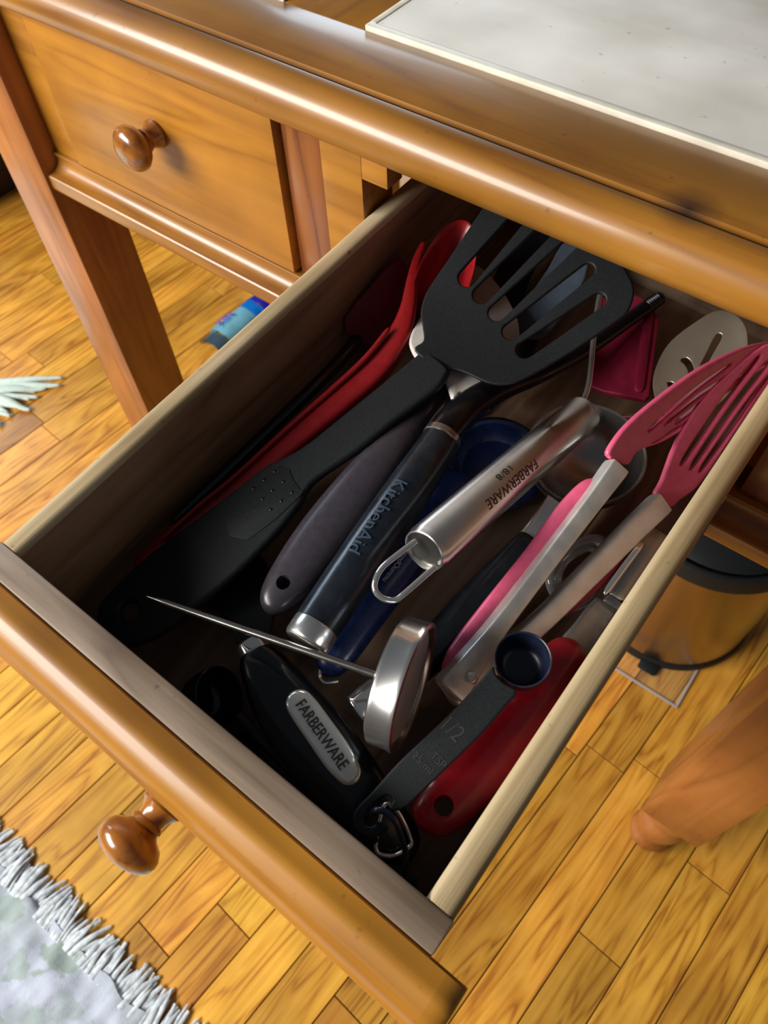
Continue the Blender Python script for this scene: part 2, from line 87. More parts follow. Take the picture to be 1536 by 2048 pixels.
# ------------------------------------------------------------------ world and light
w = bpy.data.worlds.new('room_light'); S.world = w; w.use_nodes = True
w.node_tree.nodes['Background'].inputs[0].default_value = (.80, .90, 1, 1)
w.node_tree.nodes['Background'].inputs[1].default_value = .09
def area(name, loc, target, sx, sy, power, col):
    l = bpy.data.lights.new(name, 'AREA'); l.shape = 'RECTANGLE'; l.size = sx; l.size_y = sy; l.energy = power; l.color = col
    o = bpy.data.objects.new(name, l); C.objects.link(o); o.location = loc
    o.rotation_euler = (V(target)-V(loc)).to_track_quat('-Z', 'Y').to_euler(); return o
area('window_light', (-1.65, -1.95, 2.02), (.05, .25, .77), 2.2, 1.0, 190, (1, .97, .92))
area('side_window_light', (-2.8, .75, 1.57), (0, .3, .77), 1.1, .9, 30, (.66, .83, 1))
area('back_window_light', (-1.75, 2.80, 1.36), (.1, .3, .77), 1.0, .8, 16, (.74, .88, 1))
S.view_settings.view_transform = 'Standard'; S.view_settings.look = 'None'
S.view_settings.gamma = 1; S.view_settings.use_curve_mapping = False
S.view_settings.exposure = -.12

# ------------------------------------------------------------------ materials
def principled(name, col, rough=.5, metal=0, **kw):
    m = bpy.data.materials.new(name); m.use_nodes = True
    b = m.node_tree.nodes['Principled BSDF']
    b.inputs['Base Color'].default_value = (*col, 1); b.inputs['Roughness'].default_value = rough; b.inputs['Metallic'].default_value = metal
    for k, v in kw.items(): b.inputs[k.replace('_', ' ')].default_value = v
    return m
def nd(m, t, **kw):
    n = m.node_tree.nodes.new(t)
    for k, v in kw.items(): setattr(n, k, v)
    return n
def lk(m, a, b): m.node_tree.links.new(a, b)
def ramp(m, stops):
    r = nd(m, 'ShaderNodeValToRGB'); e = r.color_ramp.elements
    while len(e) < len(stops): e.new(.5)
    for el, (p, c) in zip(e, stops): el.position = p; el.color = (*c, 1) if len(c) == 3 else c
    return r
def grainy(name, col, rough=.5, metal=0, nscale=60, amount=.25, bump=.1, stretch=(1, 1, 1), **kw):
    """one colour with fine noise in colour, roughness and relief"""
    m = principled(name, col, rough, metal, **kw); b = m.node_tree.nodes['Principled BSDF']
    tc = nd(m, 'ShaderNodeTexCoord'); mp = nd(m, 'ShaderNodeMapping'); mp.inputs['Scale'].default_value = stretch
    lk(m, tc.outputs['Object'], mp.inputs[0])
    n = nd(m, 'ShaderNodeTexNoise'); n.inputs['Scale'].default_value = nscale; n.inputs['Detail'].default_value = 5; lk(m, mp.outputs[0], n.inputs[0])
    lo = tuple(c*(1-amount) for c in col); hi = tuple(min(1, c*(1+amount)) for c in col)
    r = ramp(m, [(.3, lo), (.7, hi)]); lk(m, n.outputs[0], r.inputs[0]); lk(m, r.outputs[0], b.inputs['Base Color'])
    if bump:
        bp = nd(m, 'ShaderNodeBump'); bp.inputs['Strength'].default_value = bump; bp.inputs['Distance'].default_value = .001
        lk(m, n.outputs[0], bp.inputs['Height']); lk(m, bp.outputs[0], b.inputs['Normal'])
    mr = nd(m, 'ShaderNodeMapRange'); mr.inputs[3].default_value = max(.02, rough*.8); mr.inputs[4].default_value = min(1, rough*1.25)
    lk(m, n.outputs[0], mr.inputs[0]); lk(m, mr.outputs[0], b.inputs['Roughness'])
    return m
def wood(name, dark, mid, light, axis='x', scale=1, rough=.35, coat=.5, ring=6, rnd=False, bump=.15, stain=None):
    m = principled(name, mid, rough); b = m.node_tree.nodes['Principled BSDF']
    b.inputs['Coat Weight'].default_value = coat; b.inputs['Coat Roughness'].default_value = .17
    tc = nd(m, 'ShaderNodeTexCoord'); add = nd(m, 'ShaderNodeVectorMath', operation='ADD')
    lk(m, tc.outputs['Object'], add.inputs[0])
    if rnd:
        oi = nd(m, 'ShaderNodeObjectInfo'); mul = nd(m, 'ShaderNodeVectorMath', operation='SCALE')
        cb = nd(m, 'ShaderNodeCombineXYZ'); lk(m, oi.outputs['Random'], cb.inputs[0]); lk(m, oi.outputs['Random'], cb.inputs[1]); lk(m, oi.outputs['Random'], cb.inputs[2])
        lk(m, cb.outputs[0], mul.inputs[0]); mul.inputs['Scale'].default_value = 37; lk(m, mul.outputs[0], add.inputs[1])
    mp = nd(m, 'ShaderNodeMapping'); s = [10*scale]*3; s['xyz'.index(axis)] = 1.0*scale; mp.inputs['Scale'].default_value = s
    lk(m, add.outputs[0], mp.inputs[0])
    n1 = nd(m, 'ShaderNodeTexNoise'); n1.inputs['Scale'].default_value = 1.6; n1.inputs['Detail'].default_value = 2; n1.inputs['Distortion'].default_value = .6
    lk(m, mp.outputs[0], n1.inputs[0])
    mm = nd(m, 'ShaderNodeMath', operation='MULTIPLY'); mm.inputs[1].default_value = ring; lk(m, n1.outputs[0], mm.inputs[0])
    fr = nd(m, 'ShaderNodeMath', operation='PINGPONG'); fr.inputs[1].default_value = .5; lk(m, mm.outputs[0], fr.inputs[0])
    mp2 = nd(m, 'ShaderNodeMapping'); s2 = [160*scale]*3; s2['xyz'.index(axis)] = 5*scale; mp2.inputs['Scale'].default_value = s2; lk(m, add.outputs[0], mp2.inputs[0])
    n2 = nd(m, 'ShaderNodeTexNoise'); n2.inputs['Scale'].default_value = 1; n2.inputs['Detail'].default_value = 4; lk(m, mp2.outputs[0], n2.inputs[0])
    ad = nd(m, 'ShaderNodeMath', operation='MULTIPLY_ADD'); ad.inputs[1].default_value = 1.1; lk(m, fr.outputs[0], ad.inputs[0]); 
    sc = nd(m, 'ShaderNodeMath', operation='MULTIPLY_ADD'); sc.inputs[1].default_value = .9; sc.inputs[2].default_value = -.22; lk(m, n2.outputs[0], sc.inputs[0])
    lk(m, sc.outputs[0], ad.inputs[2])
    r = ramp(m, [(.12, dark), (.42, mid), (.85, light)]); lk(m, ad.outputs[0], r.inputs[0])
    out = r.outputs[0]
    # slow blotches of the stain
    n3 = nd(m, 'ShaderNodeTexNoise'); n3.inputs['Scale'].default_value = 9; n3.inputs['Detail'].default_value = 3; lk(m, add.outputs[0], n3.inputs[0])
    mx = nd(m, 'ShaderNodeMix', data_type='RGBA', blend_type='MULTIPLY'); mx.inputs[0].default_value = 1
    r3 = ramp(m, [(.3, (.72, .68, .62)), (.65, (1.08, 1.06, 1.04))]); lk(m, n3.outputs[0], r3.inputs[0])
    lk(m, out, mx.inputs[6]); lk(m, r3.outputs[0], mx.inputs[7]); out = mx.outputs[2]
    if rnd:
        hs = nd(m, 'ShaderNodeHueSaturation'); lk(m, out, hs.inputs['Color'])
        mr = nd(m, 'ShaderNodeMapRange'); mr.inputs[3].default_value = .72; mr.inputs[4].default_value = 1.18; lk(m, oi.outputs['Random'], mr.inputs[0]); lk(m, mr.outputs[0], hs.inputs['Value'])
        m7 = nd(m, 'ShaderNodeMath', operation='MULTIPLY'); m7.inputs[1].default_value = 7.31; lk(m, oi.outputs['Random'], m7.inputs[0])
        f7 = nd(m, 'ShaderNodeMath', operation='FRACT'); lk(m, m7.outputs[0], f7.inputs[0])
        mr2 = nd(m, 'ShaderNodeMapRange'); mr2.inputs[3].default_value = .488; mr2.inputs[4].default_value = .506; lk(m, f7.outputs[0], mr2.inputs[0]); lk(m, mr2.outputs[0], hs.inputs['Hue'])
        out = hs.outputs[0]
    if not rnd:                              # small dents and specks of an old finish
        n4 = nd(m, 'ShaderNodeTexNoise'); n4.inputs['Scale'].default_value = 170; n4.inputs['Detail'].default_value = 1; lk(m, add.outputs[0], n4.inputs[0])
        mr4 = nd(m, 'ShaderNodeMapRange'); mr4.inputs[1].default_value = .73; mr4.inputs[2].default_value = .80; mr4.inputs[3].default_value = 0; mr4.inputs[4].default_value = .55; lk(m, n4.outputs[0], mr4.inputs[0])
        mx4 = nd(m, 'ShaderNodeMix', data_type='RGBA'); lk(m, mr4.outputs[0], mx4.inputs[0]); lk(m, out, mx4.inputs[6]); mx4.inputs[7].default_value = (dark[0]*.5, dark[1]*.5, dark[2]*.5, 1); out = mx4.outputs[2]
    if stain:                                # dark knots (position, radius)
        for (p, rad) in stain:
            dm = nd(m, 'ShaderNodeVectorMath', operation='DISTANCE'); lk(m, tc.outputs['Object'], dm.inputs[0]); dm.inputs[1].default_value = p
            an = nd(m, 'ShaderNodeMath', operation='MULTIPLY_ADD'); lk(m, n3.outputs[0], an.inputs[0]); an.inputs[1].default_value = rad*.9; lk(m, dm.outputs['Value'], an.inputs[2])
            mr = nd(m, 'ShaderNodeMapRange'); mr.inputs[1].default_value = rad*.55; mr.inputs[2].default_value = rad*1.5; lk(m, an.outputs[0], mr.inputs[0])
            mx2 = nd(m, 'ShaderNodeMix', data_type='RGBA'); lk(m, mr.outputs[0], mx2.inputs[0]); mx2.inputs[6].default_value = (.03, .012, .008, 1); lk(m, out, mx2.inputs[7]); out = mx2.outputs[2]
    lk(m, out, b.inputs['Base Color'])
    bp = nd(m, 'ShaderNodeBump'); bp.inputs['Strength'].default_value = bump; bp.inputs['Distance'].default_value = .0006
    lk(m, n2.outputs[0], bp.inputs['Height']); lk(m, bp.outputs[0], b.inputs['Normal'])
    return m
HD, HM, HL = (.235, .088, .009), (.325, .135, .013), (.385, .168, .019)
M = {}
M['honey'] = wood('honey_pine', HD, HM, HL, 'x', 1, .42, .4, stain=[((0.2049, -.276, .885), .019)])
M['honey_y'] = wood('honey_pine_crossgrain', HD, HM, HL, 'y', 1, .42, .35)
M['honey_z'] = wood('honey_pine_upright', (.26, .085, .022), (.36, .125, .03), (.42, .155, .042), 'z', 1, .42, .35)
M['front'] = wood('honey_pine_front', (.31, .122, .008), (.41, .172, .012), (.47, .205, .017), 'x', .9, .45, .2)
M['red_stile'] = wood('aged_pine', (.12, .03, .01), (.24, .075, .018), (.30, .10, .025), 'z', 1, .35, .5)
M['knob'] = wood('turned_pine', (.16, .05, .01), (.30, .105, .016), (.38, .14, .02), 'y', 1.5, .22, .8)
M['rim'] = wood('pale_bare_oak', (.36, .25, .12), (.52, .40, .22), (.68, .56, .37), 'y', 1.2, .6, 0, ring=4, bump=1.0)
M['inside'] = wood('shade_browned_oak', (.19, .105, .06), (.33, .19, .11), (.43, .265, .16), 'y', 1, .55, .1)  # side boards browner than their rim: shade inside the drawer put into the colour
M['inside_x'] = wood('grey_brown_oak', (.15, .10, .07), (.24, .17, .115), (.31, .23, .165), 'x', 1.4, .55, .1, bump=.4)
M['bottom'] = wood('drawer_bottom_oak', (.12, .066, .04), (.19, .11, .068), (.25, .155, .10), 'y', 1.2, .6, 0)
M['floor'] = wood('oak_strip', (.40, .155, .016), (.70, .34, .033), (.82, .44, .058), 'y', 1.5, .42, .12, ring=8, rnd=True)
M['gap'] = grainy('dusty_gap', (.09, .08, .07), .9)
M['panel'] = wood('whitewashed_panel', (.70, .68, .63), (.78, .76, .715), (.82, .80, .76), 'x', .6, .3, .4, ring=3, bump=.03)
M['panel_edge'] = grainy('cream_edge', (.72, .67, .55), .4, amount=.1)
M['dark'] = grainy('dark_groove', (.03, .014, .008), .6)
M['black'] = grainy('black_nylon', (.0105, .012, .0135), .5, nscale=900, amount=.2, bump=.03, Specular_IOR_Level=.28)
M['black_gloss'] = grainy('glossy_black_plastic', (.005, .006, .0075), .2, nscale=120, amount=.3, bump=.02)
M['scuffed'] = grainy('scuffed_black_plastic', (.009, .012, .017), .24, nscale=70, amount=.5, bump=.25)
M['grey'] = grainy('charcoal_plastic', (.040, .034, .043), .28, nscale=200, amount=.12, bump=.02)
M['red'] = grainy('red_silicone', (.27, .008, .011), .32, nscale=200, amount=.1, bump=.02)
M['red_gloss'] = grainy('glossy_red_plastic', (.30, .007, .014), .2, nscale=150, amount=.1, bump=.02)
M['wine'] = grainy('wine_red_silicone', (.16, .004, .014), .5, nscale=150, amount=.1, bump=.02)
M['crimson'] = grainy('crimson_silicone', (.27, .009, .04), .5, nscale=150, amount=.1, bump=.02)
M['pink'] = grainy('rose_silicone', (.68, .10, .20), .3, nscale=200, amount=.08, bump=.02)
M['navy'] = grainy('navy_plastic', (.008, .018, .075), .27, nscale=150, amount=.2, bump=.02)
M['navy_dark'] = grainy('ink_blue_plastic', (.010, .014, .032), .3, nscale=150, amount=.2, bump=.02)
M['white'] = grainy('offwhite_nylon', (.66, .62, .57), .4, nscale=150, amount=.06, bump=.02)
M['steel'] = grainy('brushed_steel', (.74, .72, .69), .24, .95, nscale=40, amount=.04, bump=0)
M['brushed'] = grainy('round_brushed_steel', (.76, .74, .71), .34, 1, nscale=40, amount=.03, bump=0)
_t = nd(M['brushed'], 'ShaderNodeTangent', direction_type='RADIAL', axis='Y'); _b = M['brushed'].node_tree.nodes['Principled BSDF']
lk(M['brushed'], _t.outputs[0], _b.inputs['Tangent']); _b.inputs['Anisotropic'].default_value = .85; _b.inputs['Anisotropic Rotation'].default_value = .25
M['steel_dull'] = grainy('dull_stamped_steel', (.72, .69, .65), .42, .7, nscale=90, amount=.12, bump=.08)
M['chrome'] = grainy('chrome', (.82, .80, .77), .12, .9, nscale=60, amount=.05, bump=0)
M['steel_dark'] = grainy('dark_steel', (.33, .315, .29), .24, .95, nscale=50, amount=.12, bump=.03)
M['tin'] = grainy('grey_cast_metal', (.50, .49, .44), .5, .45, nscale=160, amount=.16, bump=.1)
M['ink'] = principled('dark_ink', (.03, .025, .022), .5)
M['pale_ink'] = principled('pale_print', (.35, .36, .42), .5)
M['scuff_ink'] = principled('scuffed_letter', (.04, .06, .09), .3)
M['lens'] = principled('smoky_lens', (.42, .41, .42), .45, 0)
M['badge'] = grainy('polished_badge', (.85, .82, .76), .16, .55, nscale=60, amount=.04, bump=0)
M['slot_steel'] = grainy('warm_spoon_steel', (.62, .56, .44), .3, .75, nscale=30, amount=.12, bump=.02)
M['blue_grey'] = grainy('blue_grey_nylon', (.10, .135, .18), .4, nscale=100, amount=.15, bump=.02)
M['clear'] = principled('clear_plastic', (.85, .87, .86), .05, 0, Transmission_Weight=.92, IOR=1.45)
def sheet_mat(name, col, a):
    m = bpy.data.materials.new(name); m.use_nodes = True; nt = m.node_tree; out = nt.nodes['Material Output']; p = nt.nodes['Principled BSDF']
    p.inputs['Base Color'].default_value = (*col, 1); p.inputs['Roughness'].default_value = .08
    tr = nd(m, 'ShaderNodeBsdfTransparent'); mx = nd(m, 'ShaderNodeMixShader'); mx.inputs[0].default_value = a
    lk(m, tr.outputs[0], mx.inputs[1]); lk(m, p.outputs[0], mx.inputs[2]); lk(m, mx.outputs[0], out.inputs[0]); return m
M['sheet'] = sheet_mat('clear_sheet', (.5, .5, .45), .05); M['sheet_edge'] = sheet_mat('clear_sheet_edge', (.55, .5, .46), .6)
M['can'] = grainy('satin_can_steel', (.36, .30, .24), .25, 1, nscale=20, amount=.06, bump=.02, stretch=(1, 1, .1))
M['blue_film'] = principled('pale_blue_film', (.35, .78, .95), .25)
M['blue_band'] = principled('bright_blue_film', (.01, .32, .95), .25)
M['navy_band'] = principled('deep_blue_film', (.05, .05, .75), .25)
M['grey_film'] = principled('smoke_blue_film', (.10, .17, .24), .3)

# ------------------------------------------------------------------ mesh helpers
def ident(o, label=None, cat=None, group=None, kind=None):
    if label: o['label'] = label
    if cat: o['category'] = cat
    if group: o['group'] = group
    if kind: o['kind'] = kind
    return o
DM = Matrix.Translation((0, 0, RIM)) @ Matrix(D['Q']).to_4x4()    # the pulled-out drawer sags a little
def thing(name, label, cat, origin=(0, 0, 0), base=None, group=None):
    e = bpy.data.objects.new(name, None); C.objects.link(e); e.empty_display_size = .02
    e.matrix_world = (DM if base is None else base) @ Matrix.Translation(origin)
    e['org'] = list(origin)
    return ident(e, label, cat, group)
def finish(name, bm, mats, parent=None, smooth=40, org=None, wn=False):
    """link a bmesh as one object; its verts are given in the frame of the thing's origin-less base"""
    me = bpy.data.meshes.new(name)
    root = parent
    while root is not None and root.parent: root = root.parent
    o0 = V(org) if org is not None else (V(root['org']) if root is not None and 'org' in root.keys() else V((0, 0, 0)))
    bmesh.ops.translate(bm, verts=bm.verts[:], vec=-o0)
    bmesh.ops.recalc_face_normals(bm, faces=bm.faces[:])
    bm.to_mesh(me); bm.free()
    for m in (mats if isinstance(mats, (list, tuple)) else [mats]): me.materials.append(m)
    if smooth:
        for p in me.polygons: p.use_smooth = True
        me.set_sharp_from_angle(angle=math.radians(smooth))
    o = bpy.data.objects.new(name, me); C.objects.link(o)
    if parent: o.parent = parent
    if wn: o.modifiers.new('flat_faces', 'WEIGHTED_NORMAL').keep_sharp = True
    return o
def box(bm, lo, hi, bev=0, seg=2):
    r = bmesh.ops.create_cube(bm, size=1)
    vs = r['verts']
    for v in vs: v.co = V([lo[i]+(v.co[i]+.5)*(hi[i]-lo[i]) for i in range(3)])
    if bev:
        es = list({e for v in vs for e in v.link_edges})
        bmesh.ops.bevel(bm, geom=es, offset=bev, segments=seg, affect='EDGES', profile=.5)
    return bm
def boxm(lo, hi, bev=0, seg=2): return box(bmesh.new(), lo, hi, bev, seg)
def prism_x(bm, prof, x0, x1, nx=1, closed=True):
    """profile in (y, z) swept along x"""
    rings = [[bm.verts.new((x0+(x1-x0)*i/nx, y, z)) for y, z in prof] for i in range(nx+1)]
    n = len(prof)
    for a, b in zip(rings, rings[1:]):
        for j in range(n): bm.faces.new((a[j], a[(j+1) % n], b[(j+1) % n], b[j]))
    bm.faces.new(rings[0][::-1]); bm.faces.new(rings[-1]); return bm
def catmull(pts, n, closed=False):
    P = [V(p) if len(p) == 3 else p for p in pts]; out = []
    m = len(P); segs = m if closed else m-1
    g = (lambda i: P[i % m]) if closed else (lambda i: P[max(0, min(m-1, i))])
    for i in range(segs):
        a, b, c, d = g(i-1), g(i), g(i+1), g(i+2)
        for k in range(n):
            t = k/n
            out.append([.5*(2*b[j]+(c[j]-a[j])*t+(2*a[j]-5*b[j]+4*c[j]-d[j])*t*t+(3*b[j]-a[j]-3*c[j]+d[j])*t**3) for j in range(len(b))])
    if not closed: out.append(list(P[-1]))
    return out
def loft(bm, pts, sub=6, seg=20, power=2.4, up=(0, 0, 1), e0=.006, e1=.006, sink=.5):
    """pts (x,y,z,w,h): super-ellipse sections along a path; e0/e1 = length over which each end rounds off"""
    P = catmull([list(p) for p in pts], sub)
    L = [0]
    for a, b in zip(P, P[1:]): L.append(L[-1]+(V(b[:3])-V(a[:3])).length)
    T = L[-1]
    def at(s):
        s = max(0, min(T, s)); i = 0
        while i < len(L)-2 and L[i+1] < s: i += 1
        t = (s-L[i])/max(1e-9, L[i+1]-L[i]); return [P[i][j]+(P[i+1][j]-P[i][j])*t for j in range(5)]
    ss = []
    if e0: ss += [(e0*(1-math.cos(k*math.pi/10)), math.sin(k*math.pi/10) if k else .02) for k in range(0, 5)]
    ss += [(s, 1) for s in L if e0 <= s <= T-e1] if (e0 or e1) else [(s, 1) for s in L]
    if e1: ss += [(T-e1*(1-math.cos(k*math.pi/10)), math.sin(k*math.pi/10) if k else .02) for k in range(4, -1, -1)]
    ss.sort(key=lambda q: q[0])
    rings = []
    for s, k in ss:
        q = at(s); a, b = at(s-.004), at(s+.004)
        t = (V(b[:3])-V(a[:3])).normalized(); side = t.cross(V(up)).normalized(); nn = side.cross(t).normalized()
        ring = []
        for i in range(seg):
            an = 2*math.pi*i/seg; c, d = math.cos(an), math.sin(an)
            cx = math.copysign(abs(c)**(2/power), c); cy = math.copysign(abs(d)**(2/power), d)
            ring.append(bm.verts.new(V(q[:3])+side*(cx*q[3]/2*k)+nn*(cy*q[4]/2*k)))
        rings.append(ring)
    for a, b in zip(rings, rings[1:]):
        for j in range(seg): bm.faces.new((a[j], a[(j+1) % seg], b[(j+1) % seg], b[j]))
    bm.faces.new(rings[0][::-1]); bm.faces.new(rings[-1]); return bm
def tube(bm, pts, r, sub=6, seg=10, closed=False, flat=1.0, up=(0, 0, 1)):
    P = [V(p) for p in catmull(pts, sub, closed)]; n = len(P); rings = []
    prev = None
    for i, p in enumerate(P):
        t = ((P[(i+1) % n]-P[i-1]) if closed else (P[min(n-1, i+1)]-P[max(0, i-1)])).normalized()
        if prev is None:
            s = t.cross(V(up)); s = s.normalized() if s.length > 1e-4 else V((1, 0, 0))
        else:
            s = prev-t*prev.dot(t); s.normalize()
        prev = s; u = s.cross(t)
        rings.append([bm.verts.new(p+s*(r*math.cos(2*math.pi*k/seg))+u*(r*flat*math.sin(2*math.pi*k/seg))) for k in range(seg)])
    pr = list(zip(rings, rings[1:]))+([(rings[-1], rings[0])] if closed else [])
    for a, b in pr:
        for j in range(seg): bm.faces.new((a[j], a[(j+1) % seg], b[(j+1) % seg], b[j]))
    if not closed: bm.faces.new(rings[0][::-1]); bm.faces.new(rings[-1])
    return bm
def lathe(bm, prof, base, axis, seg=40, cap=True):
    """profile (radius, distance along the axis)"""
    ax = V(axis).normalized(); s = ax.cross(V((.31, .2, .93))).normalized(); u = ax.cross(s); rings = []
    for r, h in prof:
        c = V(base)+ax*h
        rings.append([bm.verts.new(c+s*(r*math.cos(2*math.pi*k/seg))+u*(r*math.sin(2*math.pi*k/seg))) for k in range(seg)] if r > 1e-6 else [bm.verts.new(c)])
    for a, b in zip(rings, rings[1:]):
        for j in range(seg):
            q = [a[j % len(a)], a[(j+1) % len(a)], b[(j+1) % len(b)], b[j % len(b)]]
            q = list(dict.fromkeys(q))
            if len(q) > 2: bm.faces.new(q)
    if cap:
        if len(rings[0]) > 1: bm.faces.new(rings[0][::-1])
        if len(rings[-1]) > 1: bm.faces.new(rings[-1])
    return bm
def frame_of(pts):
    P = [V(p) for p in pts]; c = sum(P, V())/len(P); n = V()
    for a, b in zip(P, P[1:]+P[:1]): n += (a-c).cross(b-c)
    n.normalize()
    if n.z < 0: n = -n
    far = max(P, key=lambda p: (p-c).length); x = (far-c); x -= n*x.dot(n); x.normalize(); y = n.cross(x)
    m = Matrix((x, y, n)).transposed().to_4x4(); m.translation = c; return m
def plate(polys, t, bev=.001, smooth=4, bend=None, cuts=0, drop=0, frame=None, warp=None):
    """flat shape with holes: outline + hole loops (coplanar points) given real thickness and rounded edges"""
    fm = frame or frame_of(polys[0]); inv = fm.inverted()
    cu = bpy.data.curves.new('tmp', 'CURVE'); cu.dimensions = '2D'; cu.fill_mode = 'BOTH'
    bev = min(bev, t*.49); cu.extrude = t/2-bev; cu.bevel_depth = bev; cu.bevel_resolution = 2; cu.offset = -bev
    for i, poly in enumerate(polys):
        q = [list(inv @ V(p)) for p in poly]
        if smooth: q = catmull(q, smooth, True)
        ar = sum(a[0]*b[1]-b[0]*a[1] for a, b in zip(q, q[1:]+q[:1]))
        if (ar > 0) != (i == 0): q = q[::-1]
        sp = cu.splines.new('POLY'); sp.points.add(len(q)-1); sp.use_cyclic_u = True
        for k, p in enumerate(q): sp.points[k].co = (p[0], p[1], 0, 1)
    ob = bpy.data.objects.new('tmp', cu); C.objects.link(ob)
    dg = bpy.context.evaluated_depsgraph_get(); me = bpy.data.meshes.new_from_object(ob.evaluated_get(dg))
    bpy.data.objects.remove(ob); bpy.data.curves.remove(cu)
    bm = bmesh.new(); bm.from_mesh(me); bpy.data.meshes.remove(me)
    bmesh.ops.remove_doubles(bm, verts=bm.verts[:], dist=1e-6)
    if bend:
        xs = [v.co.x for v in bm.verts]; lo, hi = min(xs), max(xs)
        for k in range(1, cuts):
            bmesh.ops.bisect_plane(bm, geom=bm.verts[:]+bm.edges[:]+bm.faces[:], plane_co=(lo+(hi-lo)*k/cuts, 0, 0), plane_no=(1, 0, 0))
        for v in bm.verts: v.co.z += bend((v.co.x-lo)/(hi-lo), v.co.y)
    for v in bm.verts: v.co = fm @ (v.co+V((0, 0, drop)))
    if warp:                                  # (point, direction, length, function of the distance along it)
        p0, dr0, ln0, fn0 = warp; p0 = V(p0); dr0 = V(dr0).normalized(); nz = fm.col[2].xyz
        for k in range(22):
            bmesh.ops.bisect_plane(bm, geom=bm.verts[:]+bm.edges[:]+bm.faces[:], plane_co=p0+dr0*(ln0*k/21), plane_no=dr0)
        for v in bm.verts: v.co += nz*fn0((v.co-p0).dot(dr0))
    return bm
def text_mesh(s, size, thick=.0002, spacing=1.0):
    cu = bpy.data.curves.new('tmp', 'FONT'); cu.body = s; cu.size = size; cu.extrude = thick; cu.align_x = 'CENTER'; cu.align_y = 'CENTER'; cu.space_character = spacing
    ob = bpy.data.objects.new('tmp', cu); C.objects.link(ob)
    dg = bpy.context.evaluated_depsgraph_get(); me = bpy.data.meshes.new_from_object(ob.evaluated_get(dg))
    bpy.data.objects.remove(ob); bpy.data.curves.remove(cu)
    bm = bmesh.new(); bm.from_mesh(me); bpy.data.meshes.remove(me); return bm
def fit_text(bm, length, height=None):
    xs = [v.co.x for v in bm.verts]; ys = [v.co.y for v in bm.verts]; cx, cy = (min(xs)+max(xs))/2, (min(ys)+max(ys))/2
    k = length/(max(xs)-min(xs)); ky = height/(max(ys)-min(ys)) if height else k
    for v in bm.verts: v.co.x = (v.co.x-cx)*k; v.co.y = (v.co.y-cy)*ky
def text_flat(s, a, b, height, normal, lift=.0003, thick=.0002):
    """text running from point a to point b, facing normal"""
    bm = text_mesh(s, .01, thick); a, b = V(a), V(b); fit_text(bm, (b-a).length, height)
    x = (b-a).normalized(); n = V(normal); n = (n-x*n.dot(x)).normalized(); y = n.cross(x)
    m = Matrix((x, y, n)).transposed().to_4x4(); m.translation = (a+b)/2+n*lift
    for v in bm.verts: v.co = m @ v.co
    return bm
def text_round(s, a, b, height, r, toward, angle=0, thick=.0002, lift=.0001):
    """text wrapped on a cylinder whose axis runs a-b (text length = |ab|), turned by angle from the direction `toward`"""
    bm = text_mesh(s, .01, thick); a, b = V(a), V(b); fit_text(bm, (b-a).length, height)
    bmesh.ops.subdivide_edges(bm, edges=[e for e in bm.edges if e.calc_length() > height*.4], cuts=1)
    x = (b-a).normalized(); n = V(toward); n = (n-x*n.dot(x)).normalized(); y = n.cross(x); c = (a+b)/2
    for v in bm.verts:
        th = angle+v.co.y/r; v.co = c+x*v.co.x+(n*math.cos(th)+y*math.sin(th))*(r+lift+v.co.z)
    return bm
def cut(o, center, r, axis=(0, 0, 1), depth=.06):
    """drill a round hole; center in the drawer's frame"""
    root = o.parent
    while root.parent: root = root.parent
    bm = bmesh.new(); lathe(bm, [(r, -depth/2), (r, depth/2)], V(center)-V(root['org']), axis, 28)
    bmesh.ops.recalc_face_normals(bm, faces=bm.faces[:])
    me = bpy.data.meshes.new('cutter'); bm.to_mesh(me); bm.free(); k = bpy.data.objects.new('cutter', me); C.objects.link(k)
    k.matrix_world = Matrix(); par = o.parent; o.parent = None
    md = o.modifiers.new('hole', 'BOOLEAN'); md.operation = 'DIFFERENCE'; md.object = k; md.solver = 'EXACT'
    dg = bpy.context.evaluated_depsgraph_get(); new = bpy.data.meshes.new_from_object(o.evaluated_get(dg))
    o.modifiers.clear(); old = o.data; o.data = new; bpy.data.meshes.remove(old); bpy.data.objects.remove(k); o.parent = par
    new.set_sharp_from_angle(angle=math.radians(40))
def toward_cam(p): return (V(D['cam_local'])-V(p)).normalized()   # the side of a handle that faces up to the room

# ================================================================== the setting
fl = finish('floor', boxm((-3.2, -2.6, -.05), (2.6, 2.8, -.004)), M['gap']); ident(fl, kind='structure')
FY = -.0753; FN = V((math.cos(FY), math.sin(FY), 0)); FD = V((-math.sin(FY), math.cos(FY), 0)); PITCH = .06197
def board_mesh(wd, ln):
    bm = boxm((-wd/2, 0, -.006), (wd/2, ln, 0)); top = [e for e in bm.edges if all(v.co.z > -.001 for v in e.verts)]
    bmesh.ops.bevel(bm, geom=top, offset=.0006, segments=1, affect='EDGES'); me = bpy.data.meshes.new('floor_board'); bm.to_mesh(me); bm.free(); me.materials.append(M['floor']); return me
shared = {}
def board(k, s0, s1):
    ln = round((s1-s0)/.02)*.02; ln = max(.06, ln)
    if ln not in shared: shared[ln] = board_mesh(PITCH-.0016, ln-.0014)
    o = bpy.data.objects.new('floor_board', shared[ln]); C.objects.link(o); o.parent = fl
    p = FN*((k+.308+.5)*PITCH)+FD*s0; o.location = (p.x, p.y, random.uniform(-.0004, 0)); o.rotation_euler.z = FY
    return s0+ln
far = bmesh.new()
nb = 0
